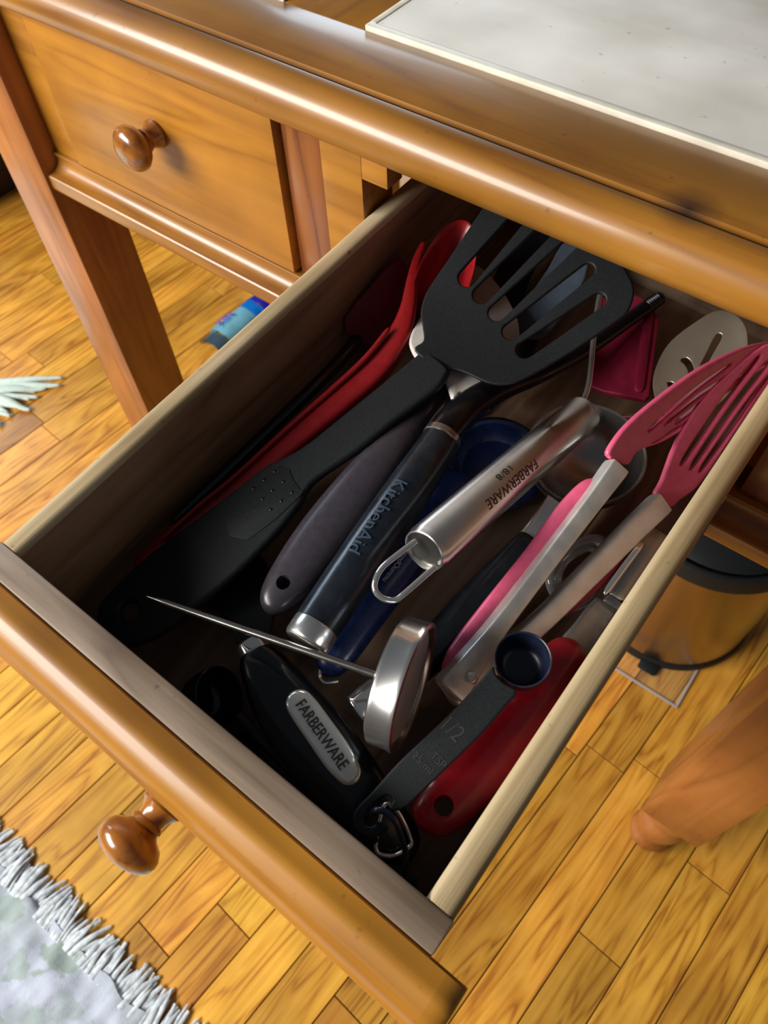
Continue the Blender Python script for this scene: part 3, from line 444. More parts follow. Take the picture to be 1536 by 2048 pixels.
for k in range(-46, 38):
    rr = random.Random(k*13+5)
    seen = -27 <= k <= 12
    s = -1.4-rr.random()*.5; fixed = {4: [.404], 5: [.420], 6: [.505]}.get(k, [])
    while s < 2.4:
        ln = round(rr.uniform(.34, .95)/.02)*.02
        for fx in fixed:
            if s < fx-.12 and s+ln > fx-.3: ln = round((fx-s)/.02)*.02
        if seen and s+ln > -.62 and s < 1.35 and nb < 296: s = board(k, s, s+ln); nb += 1
        else:
            b2 = bmesh.new(); box(b2, (-PITCH/2+.0005, 0, -.006), (PITCH/2-.0005, ln-.0012, 0)); p = FN*((k+.808)*PITCH)+FD*s
            bmesh.ops.transform(b2, matrix=Matrix.Translation(p) @ Matrix.Rotation(FY, 4, 'Z'), verts=b2.verts[:])
            me = bpy.data.meshes.new('t'); b2.to_mesh(me); b2.free(); far.from_mesh(me); bpy.data.meshes.remove(me); s += ln
fb = finish('floor_boards', far, M['floor'], fl, smooth=0); fb['kind'] = 'stuff'

# ================================================================== the table
TB = Matrix.Translation((0, 0, RIM))
table = thing('kitchen_table', 'honey-stained wooden kitchen table with pale top panels and square legs', 'table', (0, .58, -RIM), TB)
tf = lambda name, bm, m, sm=40, par=None: finish(name, bm, M[m] if isinstance(m, str) else m, par or table, sm)
TZ, TX0, TX1, TYB = .115, -.505, .50, .90
def arc(cy, cz, r, a0, a1, n): return [(cy+r*math.cos(math.radians(a0+(a1-a0)*i/n)), cz+r*math.sin(math.radians(a0+(a1-a0)*i/n))) for i in range(n+1)]
bull = [(.3035, .1115), (.3015, .1122), (.2985, .1142)]+arc(.2945, .0990, .0165, 78, 262, 22)+[(.300, .0800), (.306, .0755), (.330, .0755), (.330, .1000), (.3035, .1000)]
tf('edge_moulding', prism_x(bmesh.new(), bull, TX0, TX1, 1), 'honey')
tf('front_rail', boxm((TX0, .3040, .080), (TX1, .3560, TZ), .0008), 'honey')
tf('groove', boxm((TX0+.002, .3020, .090), (TX1-.002, .3050, .1116)), 'dark')
tf('back_rail', boxm((TX0, .82, .080), (TX1, TYB, TZ), .002), 'honey')
for x0, x1 in ((-.1000, -.0345), (TX0, -.40), (.40, TX1)):
    tf('cross_rail', boxm((x0, .3566, .080), (x1, .8195, TZ-.0003), .0006), 'honey_y')
for x0, x1 in ((-.3992, -.1006), (-.0338, .3994)):
    pb = boxm((x0, .3570, .090), (x1, .8190, TZ+.0022), .0016, 3)
    for f in pb.faces:
        c = f.calc_center_median(); f.material_index = 0 if f.normal.z > .95 else 1
    pp = finish('top_panel', pb, [M['panel'], M['panel_edge']], table)
    # the lighter edging strip round each panel
    e = bmesh.new()
    for lo, hi in (((x0, .3568), (x1, .3620)), ((x0, .8140), (x1, .8192)), ((x0, .362), (x0+.005, .814)), ((x1-.005, .362), (x1, .814))):
        box(e, (lo[0], lo[1], TZ-.002), (hi[0], hi[1], TZ+.0028), .0009)
    finish('edging', e, M['panel_edge'], pp)
tf('under_top', boxm((TX0+.03, .31, .0700), (TX1-.03, .88, .0795)), 'red_stile')
def leg(x0, y0, zb=-.640):
    wdt = .070
    l = tf('leg', boxm((x0, y0, zb), (x0+wdt, y0+wdt, .0700), .003), 'honey_z')
    k = (zb+RIM)/.153; fbm = bmesh.new(); lathe(fbm, [(r, h*k) for r, h in [(.0225, 0), (.0270, .004), (.0280, .012), (.0262, .020), (.0235, .026), (.0232, .031), (.0265, .050), (.0300, .068), (.0310, .084), (.0290, .097), (.0250, .104), (.0252, .109), (.0300, .117), (.0330, .128), (.0325, .1527)]], (x0+wdt/2, y0+wdt/2, -RIM+.0002), (0, 0, 1), 32)
    f = finish('foot', fbm, M['honey_z'], l); return l
for lx, ly, zb in ((-.4640, .2965, -.62), (.3855, .2880, -.617), (-.4640, .80, -.62), (.3855, .80, -.62)): leg(lx, ly, zb)
mould = [(.345, -.0705), (.3150, -.0705), (.3145, -.0715), (.3150, -.0735), (.3162, -.0745)]+[(.3030+.0132*math.cos(math.radians(a)), -.0750-.0122*math.sin(math.radians(a))) for a in range(0, 91, 10)]+[(.3015, -.0876), (.3005, -.0888), (.3005, -.1000), (.3012, -.1030), (.3030, -.1050), (.345, -.1050)]
tf('bottom_moulding', prism_x(bmesh.new(), mould, -.3935, -.0130, 1), 'honey', 35)
tf('bottom_moulding', prism_x(bmesh.new(), mould, .2864, .3850, 1), 'honey', 35)
tf('stile', boxm((-.3938, .3185, -.0705), (-.3560, .352, .0700), .0005), 'front')
tf('stile', boxm((-.0835, .3200, -.0705), (-.0478, .352, .0700), .002), 'red_stile')
tf('stile', boxm((-.0468, .3185, -.0705), (-.0115, .352, .0700), .0005), 'front')
tf('stile', boxm((.2910, .3200, -.0705), (.3868, .352, .0700), .001), 'red_stile')
tf('top_stretcher', boxm((-.0835, .3200, .0600), (-.0478, .352, .0700)), 'red_stile')
tf('corner_block', boxm((-.0114, .3185, .0420), (.0100, .335, .0578), .0005), 'front')
tf('top_rail', boxm((-.0114, .3185, .0580), (.2909, .335, .0700), .0005), 'front')
tf('side_apron', boxm((-.445, .368, -.10), (-.425, .80, .0700), .001), 'honey_y')
tf('side_apron', boxm((.420, .368, -.10), (.440, .80, .0700), .001), 'honey_y')
tf('back_apron', boxm((-.392, .825, -.10), (.385, .845, .0700), .001), 'honey')
tf('drawer_runner', boxm((-.030, .353, -.128), (-.004, .82, -.1185)), 'red_stile')
tf('drawer_runner', boxm((.276, .353, -.128), (.300, .82, -.1185)), 'red_stile')

KP = [(.0115, 0), (.0118, .003), (.0100, .005), (.0082, .008), (.0078, .011), (.0092, .0125), (.0094, .0140), (.0086, .0150), (.0105, .0170), (.0150, .0195), (.0178, .0235), (.0182, .0265), (.0168, .0305), (.0125, .0340), (.0065, .0358), (0, .0363)]
# closed drawer on the left
dr = thing('drawer', 'closed small drawer with plain honey-coloured front left of the open one', 'drawer', (-.22, .315, -.07), TB)
df = finish('drawer_front', boxm((-.3545, .3150, -.0695), (-.0868, .3400, .0690), .0010, 2), M['front'], dr)
bm = bmesh.new(); lathe(bm, KP, (-.2190, .3151, .0066), (0, -1, 0), 40); finish('knob', bm, M['knob'], df)
bm = bmesh.new(); box(bm, (-.345, .3405, -.066), (-.333, .79, .045)); box(bm, (-.107, .3405, -.066), (-.095, .79, .045)); box(bm, (-.333, .778, -.066), (-.107, .79, .045)); box(bm, (-.333, .3405, -.066), (-.107, .778, -.060))
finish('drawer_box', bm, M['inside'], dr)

# ================================================================== the open drawer
W_, BOT, DEEP = .27, -.0860, .46
od = thing('drawer', 'open wooden drawer full of kitchen utensils, sagging out of the table', 'drawer', (W_/2, .2, BOT-.006))
def side(x0, x1, name):
    n = 8; wdt = x1-x0; r = .0045
    prof = [(x0, -.1060), (x1, -.1060)]
    prof += [(x1-r+r*math.cos(math.radians(a)), -r+r*math.sin(math.radians(a))) for a in range(0, 91, 18)]
    prof += [(x0+r-r*math.sin(math.radians(a)), -r+r*math.cos(math.radians(a))) for a in range(0, 91, 18)]
    bm = bmesh.new(); ys = [.0003+(DEEP-.0003)*i/40 for i in range(41)]
    rings = [[bm.verts.new((x, y, z)) for x, z in prof] for y in ys]
    for a, b in zip(rings, rings[1:]):
        for j in range(len(prof)): bm.faces.new((a[j], b[j], b[(j+1) % len(prof)], a[(j+1) % len(prof)]))
    bm.faces.new(rings[0]); bm.faces.new(rings[-1][::-1])
    bm.normal_update()
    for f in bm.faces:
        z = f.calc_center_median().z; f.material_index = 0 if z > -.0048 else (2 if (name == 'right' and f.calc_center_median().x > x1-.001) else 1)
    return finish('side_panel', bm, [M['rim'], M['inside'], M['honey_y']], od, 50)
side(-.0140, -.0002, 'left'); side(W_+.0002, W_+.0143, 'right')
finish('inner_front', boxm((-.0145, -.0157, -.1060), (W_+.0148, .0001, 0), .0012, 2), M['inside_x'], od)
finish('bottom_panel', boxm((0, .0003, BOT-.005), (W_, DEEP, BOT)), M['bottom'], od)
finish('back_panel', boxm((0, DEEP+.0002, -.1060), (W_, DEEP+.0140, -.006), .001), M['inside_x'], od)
fp = [(-.0160, -.0045), (-.0172, -.0028)]+[(-.0255+.0085*math.cos(math.radians(a)), -.0095+.0078*math.sin(math.radians(a))) for a in range(70, 131, 12)]+[(-.0345, -.0052), (-.0378, -.0090), (-.0400, -.0140), (-.0408, -.0185), (-.0416, -.0205), (-.0427, -.0213), (-.0431, -.0224), (-.0431, -.1120), (-.0420, -.1135), (-.0160, -.1135)]
fx0, fx1 = -.0340, .3030
bm = bmesh.new(); prism_x(bm, fp, fx0, fx1-.010, 1)
# moulded right end: the profile dies into a rounded end with a small step
b2 = bmesh.new()
prev = None
for t in range(0, 7):
    a = t/6*math.pi/2; xx = fx1-.010+.010*math.sin(a); sh = .010*(1-math.cos(a))
    ring = [b2.verts.new((xx, -.016+(y+.016)*(1-sh*6/ .6*.35), z-sh*.55 if z > -.03 else z)) for y, z in fp]
    if prev:
        for j in range(len(fp)): b2.faces.new((prev[j], prev[(j+1) % len(fp)], ring[(j+1) % len(fp)], ring[j]))
    prev = ring
b2.faces.new(prev)
me = bpy.data.meshes.new('t'); b2.to_mesh(me); b2.free(); bm.from_mesh(me); bpy.data.meshes.remove(me)
bmesh.ops.remove_doubles(bm, verts=bm.verts[:], dist=1e-5)
odf = finish('drawer_front', bm, M['front'], od, 35)
bm = bmesh.new(); lathe(bm, KP, (.1340, -.0430, -.0600), (0, -1, 0), 48); finish('knob', bm, M['knob'], odf)

# ================================================================== things in the drawer
def org(key):
    p = D[key]
    if isinstance(p[0][0], list): p = p[0]
    return (sum(q[0] for q in p)/len(p), sum(q[1] for q in p)/len(p), min(q[2] for q in p))
def lf(name, key, m, par, **k): return finish(name, loft(bmesh.new(), D[key], **k), M[m], par, 45)

# black slotted turner, lying over everything
t = thing('slotted_turner', 'large black nylon slotted turner lying on top of the other utensils', 'spatula', org('turner_handle'))
hd = finish('handle', plate(D['turner_handle'], .0065, .0026, 4), M['black'], t, wn=True)
fr = frame_of(D['turner_handle'][0]); nrm = fr.col[2].xyz
for p in D['turner_dots'][0]:
    bm = bmesh.new(); lathe(bm, [(.0013, 0), (.0012, .0006), (.0008, .0011), (0, .0013)], V(p)+nrm*.0031, nrm, 12); finish('grip_dot', bm, M['black_gloss'], hd)
finish('grip_pad', plate(D['turner_badge'], .0006, .0002, 2, drop=.0034), M['black'], hd)
ax = V(D['turner_axis'][1])-V(D['turner_axis'][0])
def scoop(d): u = max(0, min(1, d/.055)); return .010*(1-u)*(1-u)-.0035*max(0, min(1, (d-.055)/.11))**2
finish('blade', plate(D['turner_head'], .0032, .0012, 0, warp=(D['turner_axis'][0], ax, .16, scoop)), M['black'], t, 60, wn=True)
# red ladle along the left side
t = thing('ladle', 'long bright red silicone ladle along the left drawer side', 'ladle', org('ladle_handle'))
h = lf('handle', 'ladle_handle', 'red', t, power=3, e1=.004); lf('raised_edge', 'ladle_edge', 'red', h, power=2.2)
def oval_bowl(c, u, v, depth, th=.0018, nu=48):
    c, u, v = V(c), V(u), V(v); dn = u.cross(v).normalized(); dn = -dn if dn.z > 0 else dn
    bm = bmesh.new(); rings = []
    prof = [(0, 1), (.3, .97), (.55, .86), (.78, .62), (.92, .3), (1, 0), (1.03, -.03), (1.05, .02)]+[(q+.055 if q else 0, h+th/depth) for q, h in ((.92, .3), (.78, .62), (.55, .86), (.3, .97), (0, 1))]
    for q, h in prof:
        if q == 0: rings.append([bm.verts.new(c+dn*(h*depth))]); continue
        rings.append([bm.verts.new(c+u*(q*math.cos(2*math.pi*k/nu))+v*(q*math.sin(2*math.pi*k/nu))+dn*(h*depth)) for k in range(nu)])
    for a, b in zip(rings, rings[1:]):
        for j in range(nu):
            f = list(dict.fromkeys([a[j % len(a)], a[(j+1) % len(a)], b[(j+1) % len(b)], b[j % len(b)]]))
            if len(f) > 2: bm.faces.new(f)
    return bm
b0, b1, b2 = (V(p) for p in D['ladle_bowl'])
finish('bowl', oval_bowl(b0, b1-b0, b2-b0, .022), M['red'], t, 60)
# wine-red spatula + its slim black handle
t = thing('spatula', 'dark wine-red silicone spatula leaning on the left drawer side', 'spatula', org('wine_spatula'))
finish('blade', plate(D['wine_spatula'], .005, .0022, 2), M['wine'], t)
lf('handle', 'slim_handle', 'black_gloss', t, power=3)
# charcoal handled spatula with off-white head
t = thing('serving_spoon', 'charcoal-grey handled spoon with off-white head under the slotted turner', 'spoon', org('grey_handle'))
g = lf('handle', 'grey_handle', 'grey', t, power=2.1, e0=.006, e1=.003); cut(g, D['grey_hole'], .0042)
finish('head', plate(D['white_head'], .004, .0018, 3), M['white'], t)
# black ribbed handle with steel cap
t = thing('kitchen_tool', 'black scuffed round-handled tool with silver end cap and raised lettering', 'kitchen tool', org('ka_grip'))
k = lf('handle', 'ka_grip', 'scuffed', t, power=2, seg=28, e0=0, e1=0)
A = [V(q[:3]) for q in D['ka_grip']]; ax = (A[1]-A[0]).normalized(); rw = D['ka_grip'][0][3]/2
bm = bmesh.new(); lathe(bm, [(rw*.55, -.0012), (rw*.86, -.0012), (rw*.97, -.0004), (rw*1.02, .0012), (rw*1.025, .0105), (rw*1.0, .0112)], A[0]-ax*.0005, ax, 36); finish('end_cap', bm, M['steel'], k)
ax2 = (A[-1]-A[-3]).normalized(); rr = D['ka_grip'][-1][3]/2
bm = bmesh.new(); lathe(bm, [(rr*1.0, -.0022), (rr*1.05, -.0018), (rr*1.05, .0018), (rr*1.0, .0022)], A[-1], ax2, 36); finish('ring', bm, M['steel_dark'], k)
lf('neck', 'ka_neck', 'black_gloss', t, power=2.2, e0=0, e1=.003)
for i in range(6):
    q = V(D['ka_neck'][-1][:3])*(1-i*.05)+V(D['ka_neck'][-2][:3])*(i*.05); axr = (V(D['ka_neck'][-1][:3])-V(D['ka_neck'][-2][:3])).normalized()
    bm = bmesh.new(); lathe(bm, [(.0046, -.0008), (.0054, 0), (.0046, .0008)], q-axr*.006, axr, 18); finish('rib', bm, M['black_gloss'], t)
a0, a1 = D['KA_txt']
finish('lettering', text_round('KitchenAid', a0, a1, .0078, .0133, toward_cam(a0), -.45, .0003, .0009), M['scuff_ink'], k)
# navy tool
t = thing('scoop', 'navy blue plastic scoop with round head under the steel-handled masher', 'scoop', org('navy_handle'))
nh = lf('handle', 'navy_handle', 'navy', t, power=2.3, e1=.003)
c = V(D['navy_bowl'][0]); r = (V(D['navy_bowl'][1])-c).length
bm = bmesh.new(); lathe(bm, [(0, -.012), (r*.6, -.012), (r*.78, -.006), (r*.80, .0), (r*.86, .0012), (r*.9, 0), (r*.97, -.002), (r, -.004), (r*.98, -.007), (r*.82, -.010), (r*.62, -.0145), (0, -.0145)], c, (.05, -.1, 1), 48, cap=False); finish('bowl', bm, M['navy'], t)
a0, a1 = D['navy_txt']; tx = text_flat('ompndOummu', a0, a1, .0042, toward_cam(a0), .0006); finish('lettering', tx, M['pale_ink'], nh)
bm = bmesh.new(); q = D['navy_handle']; tube(bm, [V(q[0][:3])+V((dx, dy, dz)) for dx, dy, dz in ((-.004, .004, .002), (-.001, -.002, .003), (.004, -.003, .003), (.009, .002, .002))], .0012, 5, 8); finish('end_trim', bm, M['chrome'], nh)
# masher
A, B = V(D['masher'][0]), V(D['masher'][1]); ax = (B-A).normalized(); ln = (B-A).length; mr = .0131
t = thing('potato_masher', 'brushed steel round-handled masher with wire hanging loop, across the middle', 'masher', tuple((A+B)/2))
bm = bmesh.new(); lathe(bm, [(mr*.84, .0025), (mr*.86, -.0012), (mr*.93, -.001), (mr*.955, .0006), (mr*.965, .0022), (mr, .0032), (mr, ln-.0035), (mr*.97, ln-.0015), (mr*.86, ln), (mr*.4, ln+.0005)], A, ax, 56); 
h = finish('handle', bm, M['brushed'], t)
bm = bmesh.new(); lathe(bm, [(mr*.83, .0012), (mr*.5, .0018), (0, .002)], A, ax, 40, cap=False); finish('end_cap', bm, M['steel_dark'], h)
bm = bmesh.new(); tube(bm, D['masher_loop'], .0017, 6, 12); finish('hanging_loop', bm, M['chrome'], t)
bm = bmesh.new(); tube(bm, D['masher_wire'], .0019, 6, 12); tube(bm, D['masher_wire_b'], .0019, 6, 12); finish('wire_head', bm, M['chrome'], t)
def along(s): return A+ax*(ln*s)
tc_ = toward_cam(along(.35))
x_ = -ax; yv = (tc_-x_*tc_.dot(x_)).normalized().cross(x_)
finish('lettering', text_round('FARBERWARE', along(.545), along(.245), .0056, mr, tc_, .30, .00012), M['ink'], h)
finish('lettering', text_round('18/8', along(.435), along(.355), .0040, mr, tc_, -.28, .00012), M['ink'], h)
# tongs
t = thing('tongs', 'steel tongs with pink slotted spatula tips along the right side', 'tongs', org('arm_left'))
al = lf('arm', 'arm_left', 'steel_dull', t, power=9, seg=24, e0=.004, e1=.0004, up=(.5, -.2, .85)); ar = lf('arm', 'arm_right', 'steel_dull', t, power=9, seg=24, e0=.004, e1=.0004, up=(.5, -.2, .85))
lf('grip', 'grip_left', 'pink', al, power=2.2, e0=.01, e1=.006); lf('grip', 'grip_right', 'crimson', ar, power=2.2)
bm = bmesh.new(); lathe(bm, [(.0031, -.004), (.0031, .0004), (.0026, .0011), (.0013, .0015), (0, .0016)], D['rivet'], (-.05, -.15, 1), 24); finish('rivet', bm, M['steel_dull'], t)
finish('tip', plate(D['pink_left'], .0042, .0016, 3), M['pink'], t, 60, wn=True)
finish('tip', plate(D['pink_right'], .0042, .0016, 3), M['pink'], t, 60, wn=True)
# slotted metal spoon
t = thing('slotted_spoon', 'oval steel slotted spoon at the back right corner of the drawer', 'spoon', org('slotted_spoon'))
bm = plate(D['slotted_spoon'], .0014, .0005, 4, bend=lambda u, y: -.010*(1-(2*u-1)**2), cuts=14); finish('bowl', bm, M['slot_steel'], t)
lf('handle', 'slotted_handle', 'steel_dark', t, power=5)
# crimson spatula
t = thing('spatula', 'flat crimson silicone spatula head at the back beside the steel spoon', 'spatula', org('crimson_spatula'))
bm = plate(D['crimson_spatula'], .005, .0012, 0); fr = frame_of(D['crimson_spatula'][0]); finish('blade', bm, M['crimson'], t)
rb = bmesh.new(); loft(rb, [(*V(p), .007, .004) for p in (V(D['crimson_spatula'][0][4])*.8+V(D['crimson_spatula'][0][0])*.2+V((0, 0, .0032)), V(D['crimson_spatula'][0][6])*.8+V(D['crimson_spatula'][0][9])*.2+V((0, 0, .0032)))], 4, 12, 4); finish('ridge', rb, M['crimson'], t)
# steel ladle with black handle
t = thing('steel_ladle', 'steel ladle bowl with black silver-capped handle, between masher and tongs', 'ladle', org('steel_grip'))
c = V(D['steel_bowl'][0]); r = (V(D['steel_bowl'][1])-c).length*.93
bm = bmesh.new(); lathe(bm, [(0, -.030), (r*.45, -.0285), (r*.75, -.022), (r*.92, -.010), (r*.96, 0), (r*1.0, .0006), (r*1.02, -.0004), (r*1.0, -.0014), (r*.965, -.0105), (r*.79, -.0235), (r*.47, -.0300), (0, -.0316)], c, (.02, -.06, 1), 56, cap=False); finish('bowl', bm, M['steel_dark'], t)
lf('neck', 'steel_neck', 'steel', t, power=3, e0=0, e1=0); g = lf('handle', 'steel_grip', 'black_gloss', t, power=2.6, e0=.003, e1=0); lf('end_cap', 'steel_cap', 'chrome', g, power=2.6, e0=.001, e1=.002, seg=28)
# clear loop
t = thing('plastic_loop', 'clear plastic looped handle lying between the tong arms', 'handle', org('clear_loop') if isinstance(D['clear_loop'][0][0], list) else D['clear_loop'][0])
bm = bmesh.new(); tube(bm, D['clear_loop'], .0036, 5, 12, True); finish('outer_loop', bm, M['clear'], t)
cc = sum((V(p) for p in D['clear_loop']), V())/len(D['clear_loop'])
bm = bmesh.new(); tube(bm, [cc+(V(p)-cc)*.72 for p in D['clear_loop']], .0018, 5, 10, True); finish('inner_bead', bm, M['clear'], t)
# metal press
t = thing('metal_press', 'pale grey cast metal press with hinged jaw against the right drawer side', 'kitchen tool', org('press_plate'))
finish('plate', plate(D['press_plate'], .005, .0016, 2), M['tin'], t); lf('jaw', 'press_jaw', 'steel_dark', t, power=6); lf('ridge', 'press_ridge', 'chrome', t, power=4); lf('collar', 'press_collar', 'steel_dark', t, power=6, e0=.001, e1=.001)
# red handle
t = thing('kitchen_tool', 'glossy red plastic handled tool with hanging hole by the right drawer side', 'kitchen tool', org('red_handle'))
h = lf('handle', 'red_handle', 'red_gloss', t, power=2.2, seg=28, e0=.004, e1=.006); cut(h, D['red_hole'], .0050)
bm = bmesh.new(); tube(bm, [V(D['red_hole'])+V((.0054*math.cos(a), .0054*math.sin(a), .0047)) for a in [k*math.pi/6 for k in range(12)]], .0005, 3, 6, True); finish('hole_rim', bm, M['red_gloss'], h)
# half-hidden things under the slotted turner
t = thing('spatula', 'blue-grey flat nylon spatula seen through the slots of the black turner', 'spatula', org('blue_flat'))
finish('blade', plate(D['blue_flat'], .003, .0012, 2), M['blue_grey'], t, wn=True); lf('handle', 'blue_handle', 'black', t, power=3)
t = thing('pasta_server', 'black nylon slotted server lying deep under the turner blade', 'server', org('dark_flat'))
finish('blade', plate(D['dark_flat'], .003, .0012, 2), M['black'], t, wn=True); lf('handle', 'dark_handle', 'black_gloss', t, power=3)
# measuring spoons on a ring
G = 'black measuring spoons on a ring'
t = thing('measuring_spoon', 'black plastic measuring spoon lying across tongs and red handle', 'measuring spoon', D['cup'][0], group=G)
c = V(D['cup'][0]); r = (V(D['cup'][1])-c).length
cp = lambda r, h: [(0, -h), (r*.55, -h), (r*.80, -h*.82), (r*.90, -h*.4), (r*.93, 0), (r*.97, .0005), (r, 0), (r*.99, -h*.35), (r*.88, -h*.88), (r*.6, -h-.0014), (0, -h-.0014)]
bm = bmesh.new(); lathe(bm, cp(r, .016), c, (-.03, -.10, 1), 48, cap=False); finish('cup', bm, M['navy_dark'], t)
h = finish('handle', plate(D['spoon_handle'], .0026, .0010, 3), M['black'], t, wn=True)
nn = frame_of(D['spoon_handle'][0]).col[2].xyz; a0, a1 = V(D['spoon_txt'][0]), V(D['spoon_txt'][1]); dn = (a1-a0).normalized(); sd = nn.cross(dn)
def stxt(s, c0, half, hh): finish('lettering', text_flat(s, c0-sd*half, c0+sd*half, hh, nn, .0014, .0001), M['ink'], h)
fc = frame_of(D['spoon_handle'][0])
for s_, q, half, hh in (('1/2', a0-dn*.001, .0050, .0080), ('TSP', a1+dn*.002+sd*.0045, .0042, .0040), ('25 ml', a1+dn*.008, .0060, .0036)):
    qq = q-nn*(q-fc.translation).dot(nn); stxt(s_, qq, half, hh)
for key, lab, hgt in (('spoonA', 'black measuring spoon with oval bowl standing on edge along the drawer front', .018), ('spoonB', 'small black measuring spoon half hidden behind the drawer front board', .010)):
    c = V(D[key][0]); r = (V(D[key][1])-c).length
    t = thing('measuring_spoon', lab, 'measuring spoon', D[key][0], group=G)
    bm = bmesh.new(); lathe(bm, cp(r, hgt), c, (.62, .45, .62), 40, cap=False); finish('cup', bm, M['black_gloss'], t)
    lf('handle', key+'_strip', 'black', t, power=6, e0=.001, e1=.001, seg=16)
t = thing('key_ring', 'dark blue plastic ring through the measuring spoon handles', 'ring', D['ring'][0])
bm = bmesh.new(); tube(bm, D['ring'], .0016, 6, 10, True); finish('loop', bm, M['navy_dark'], t)
# badge handle
t = thing('pie_server', 'black nylon server with chrome name badge on its fat glossy handle', 'server', org('fw_handle'))
h = lf('handle', 'fw_handle', 'black_gloss', t, power=2.5, seg=28, e0=.003, e1=.008); lf('ferrule', 'fw_ferrule', 'chrome', t, power=2.5, e0=.001, e1=.001, seg=28)
b = lf('badge', 'fw_badge', 'badge', h, power=2.4, e0=.005, e1=.005, seg=24)
a0, a1 = D['fw_txt']; finish('lettering', text_flat('FARBERWARE', a0, a1, .0062, (.05, -.05, 1), .0002, .00025), M['ink'], b)
bm = bmesh.new(); tube(bm, D['fw_hole'], .0012, 6, 10, True); finish('hanging_loop', bm, M['chrome'], h)
finish('blade', plate(D['fw_blade'], .003, .0012, 3), M['black'], t)
# thermometer
T0, Cb, Cf = (V(p) for p in D['thermo']); ax = (Cb-T0).normalized(); dr_, th = .0335, .0145
t = thing('thermometer', 'steel dial thermometer with thin pointed probe near the drawer front', 'thermometer', tuple(Cb))
bm = bmesh.new(); Lp = (Cb-T0).length
lathe(bm, [(.0002, 0), (.0009, .004), (.0017, .010), (.0021, .014), (.0021, Lp)], T0, ax, 20); finish('probe', bm, M['steel_dark'], t)
bm = bmesh.new(); lathe(bm, [(.004, -.0005), (dr_*.93, 0), (dr_*.99, .0012), (dr_, .003), (dr_, th-.003), (dr_*1.015, th-.002), (dr_*1.015, th), (dr_*.95, th+.0006), (dr_*.90, th-.0006), (dr_*.88, th-.0030)], Cb, ax, 64); cs = finish('case', bm, M['steel'], t)
bm = bmesh.new(); lathe(bm, [(dr_*.885, th-.0026), (dr_*.6, th-.0016), (0, th-.0012)], Cb, ax, 48); finish('lens', bm, M['lens'], cs)

# ================================================================== things on the floor
can = Matrix.Identity(4)
cc = (.2867, .659); cr = .120; ch = .284
t = thing('trash_can', 'small round steel trash can with black rim and base under the table', 'trash can', (*cc, 0), can)
bm = bmesh.new(); lathe(bm, [(cr, .014), (cr, ch-.03), (cr*.985, ch-.03), (cr*.985, .016)], (*cc, 0), (0, 0, 1), 64, cap=False); finish('body', bm, M['can'], t)
bm = bmesh.new(); lathe(bm, [(cr*.9, .0004), (cr*1.02, .0004), (cr*1.03, .004), (cr*1.03, .012), (cr*1.01, .0155), (cr*.9, .0155)], (*cc, 0), (0, 0, 1), 64); finish('base_ring', bm, M['black'], t)
bm = bmesh.new(); lathe(bm, [(cr*.98, ch-.032), (cr*1.03, ch-.030), (cr*1.035, ch-.006), (cr*1.02, ch-.001), (cr*.99, ch), (cr*.94, ch-.004), (cr*.935, ch-.028)], (*cc, 0), (0, 0, 1), 64, cap=False); finish('rim', bm, M['black'], t)
bm = bmesh.new(); lathe(bm, [(0, ch+.018), (cr*.5, ch+.015), (cr*.85, ch+.006), (cr*.93, ch-.002), (cr*.9, ch-.006), (0, ch-.006)], (*cc, 0), (0, 0, 1), 64); finish('lid', bm, M['black'], t)
bm = boxm((cc[0]+.012, cc[1]-cr-.016, .001), (cc[0]+.040, cc[1]-cr+.004, .008), .003); finish('pedal', bm, M['black'], t)
bm = boxm((.236, .5037, .0004), (.3718, .64, .0024)); box(bm, (.236, .4998, .0004), (.3757, .5036, .0030), .0006); box(bm, (.3719, .5037, .0004), (.3757, .64, .0030), .0006)
for f in bm.faces: f.material_index = 0 if f.calc_area() > .004 else 1
o = finish('plastic_sheet', bm, [M['sheet'], M['sheet_edge']]); ident(o, 'thin clear plastic sheet on floor boards in front of the trash can', 'plastic sheet')
# blue packet
t = thing('packet', 'crumpled blue and white plastic packet on the floor behind the drawer', 'packet', (-.58, .64, 0), Matrix.Translation((-.076, .059, 0)))
def film(name, y0, y1, m, x0=-.655, x1=-.585, par=None, z0=.0008, z1=.032, seed=1):
    rr = random.Random(seed); bm = bmesh.new(); nx, ny = 8, max(2, int((y1-y0)/.012)); g = []
    for i in range(nx+1):
        row = []
        for j in range(ny+1):
            u = i/nx; q = math.sin(math.pi*min(1, max(0, u)))**.5
            row.append(bm.verts.new((x0+(x1-x0)*u+rr.uniform(-.0015, .0015), y0+(y1-y0)*j/ny, z0+(z1-z0)*q+rr.uniform(-.003, .003)*q)))
        g.append(row)
    for i in range(nx):
        for j in range(ny): bm.faces.new((g[i][j], g[i+1][j], g[i+1][j+1], g[i][j+1]))
    r = bmesh.ops.solidify(bm, geom=bm.faces[:], thickness=.0006); return finish(name, bm, M[m], par, 60)
film('wrapper', .600, .680, 'blue_film', par=t); film('wrapper_end', .570, .599, 'grey_film', par=t, z1=.022, seed=3); film('blue_band', .681, .705, 'blue_band', par=t, seed=4); film('deep_blue_band', .706, .728, 'navy_band', par=t, seed=5)
film('side_film', .590, .725, 'grey_film', -.584, -.530, t, .0008, .026, 8)
tb = text_flat('XIN', (-.633, .608, .0335), (-.633, .650, .0335), .020, (-.25, 0, 1), .0006, .0002); finish('lettering', tb, M['navy_band'], t)
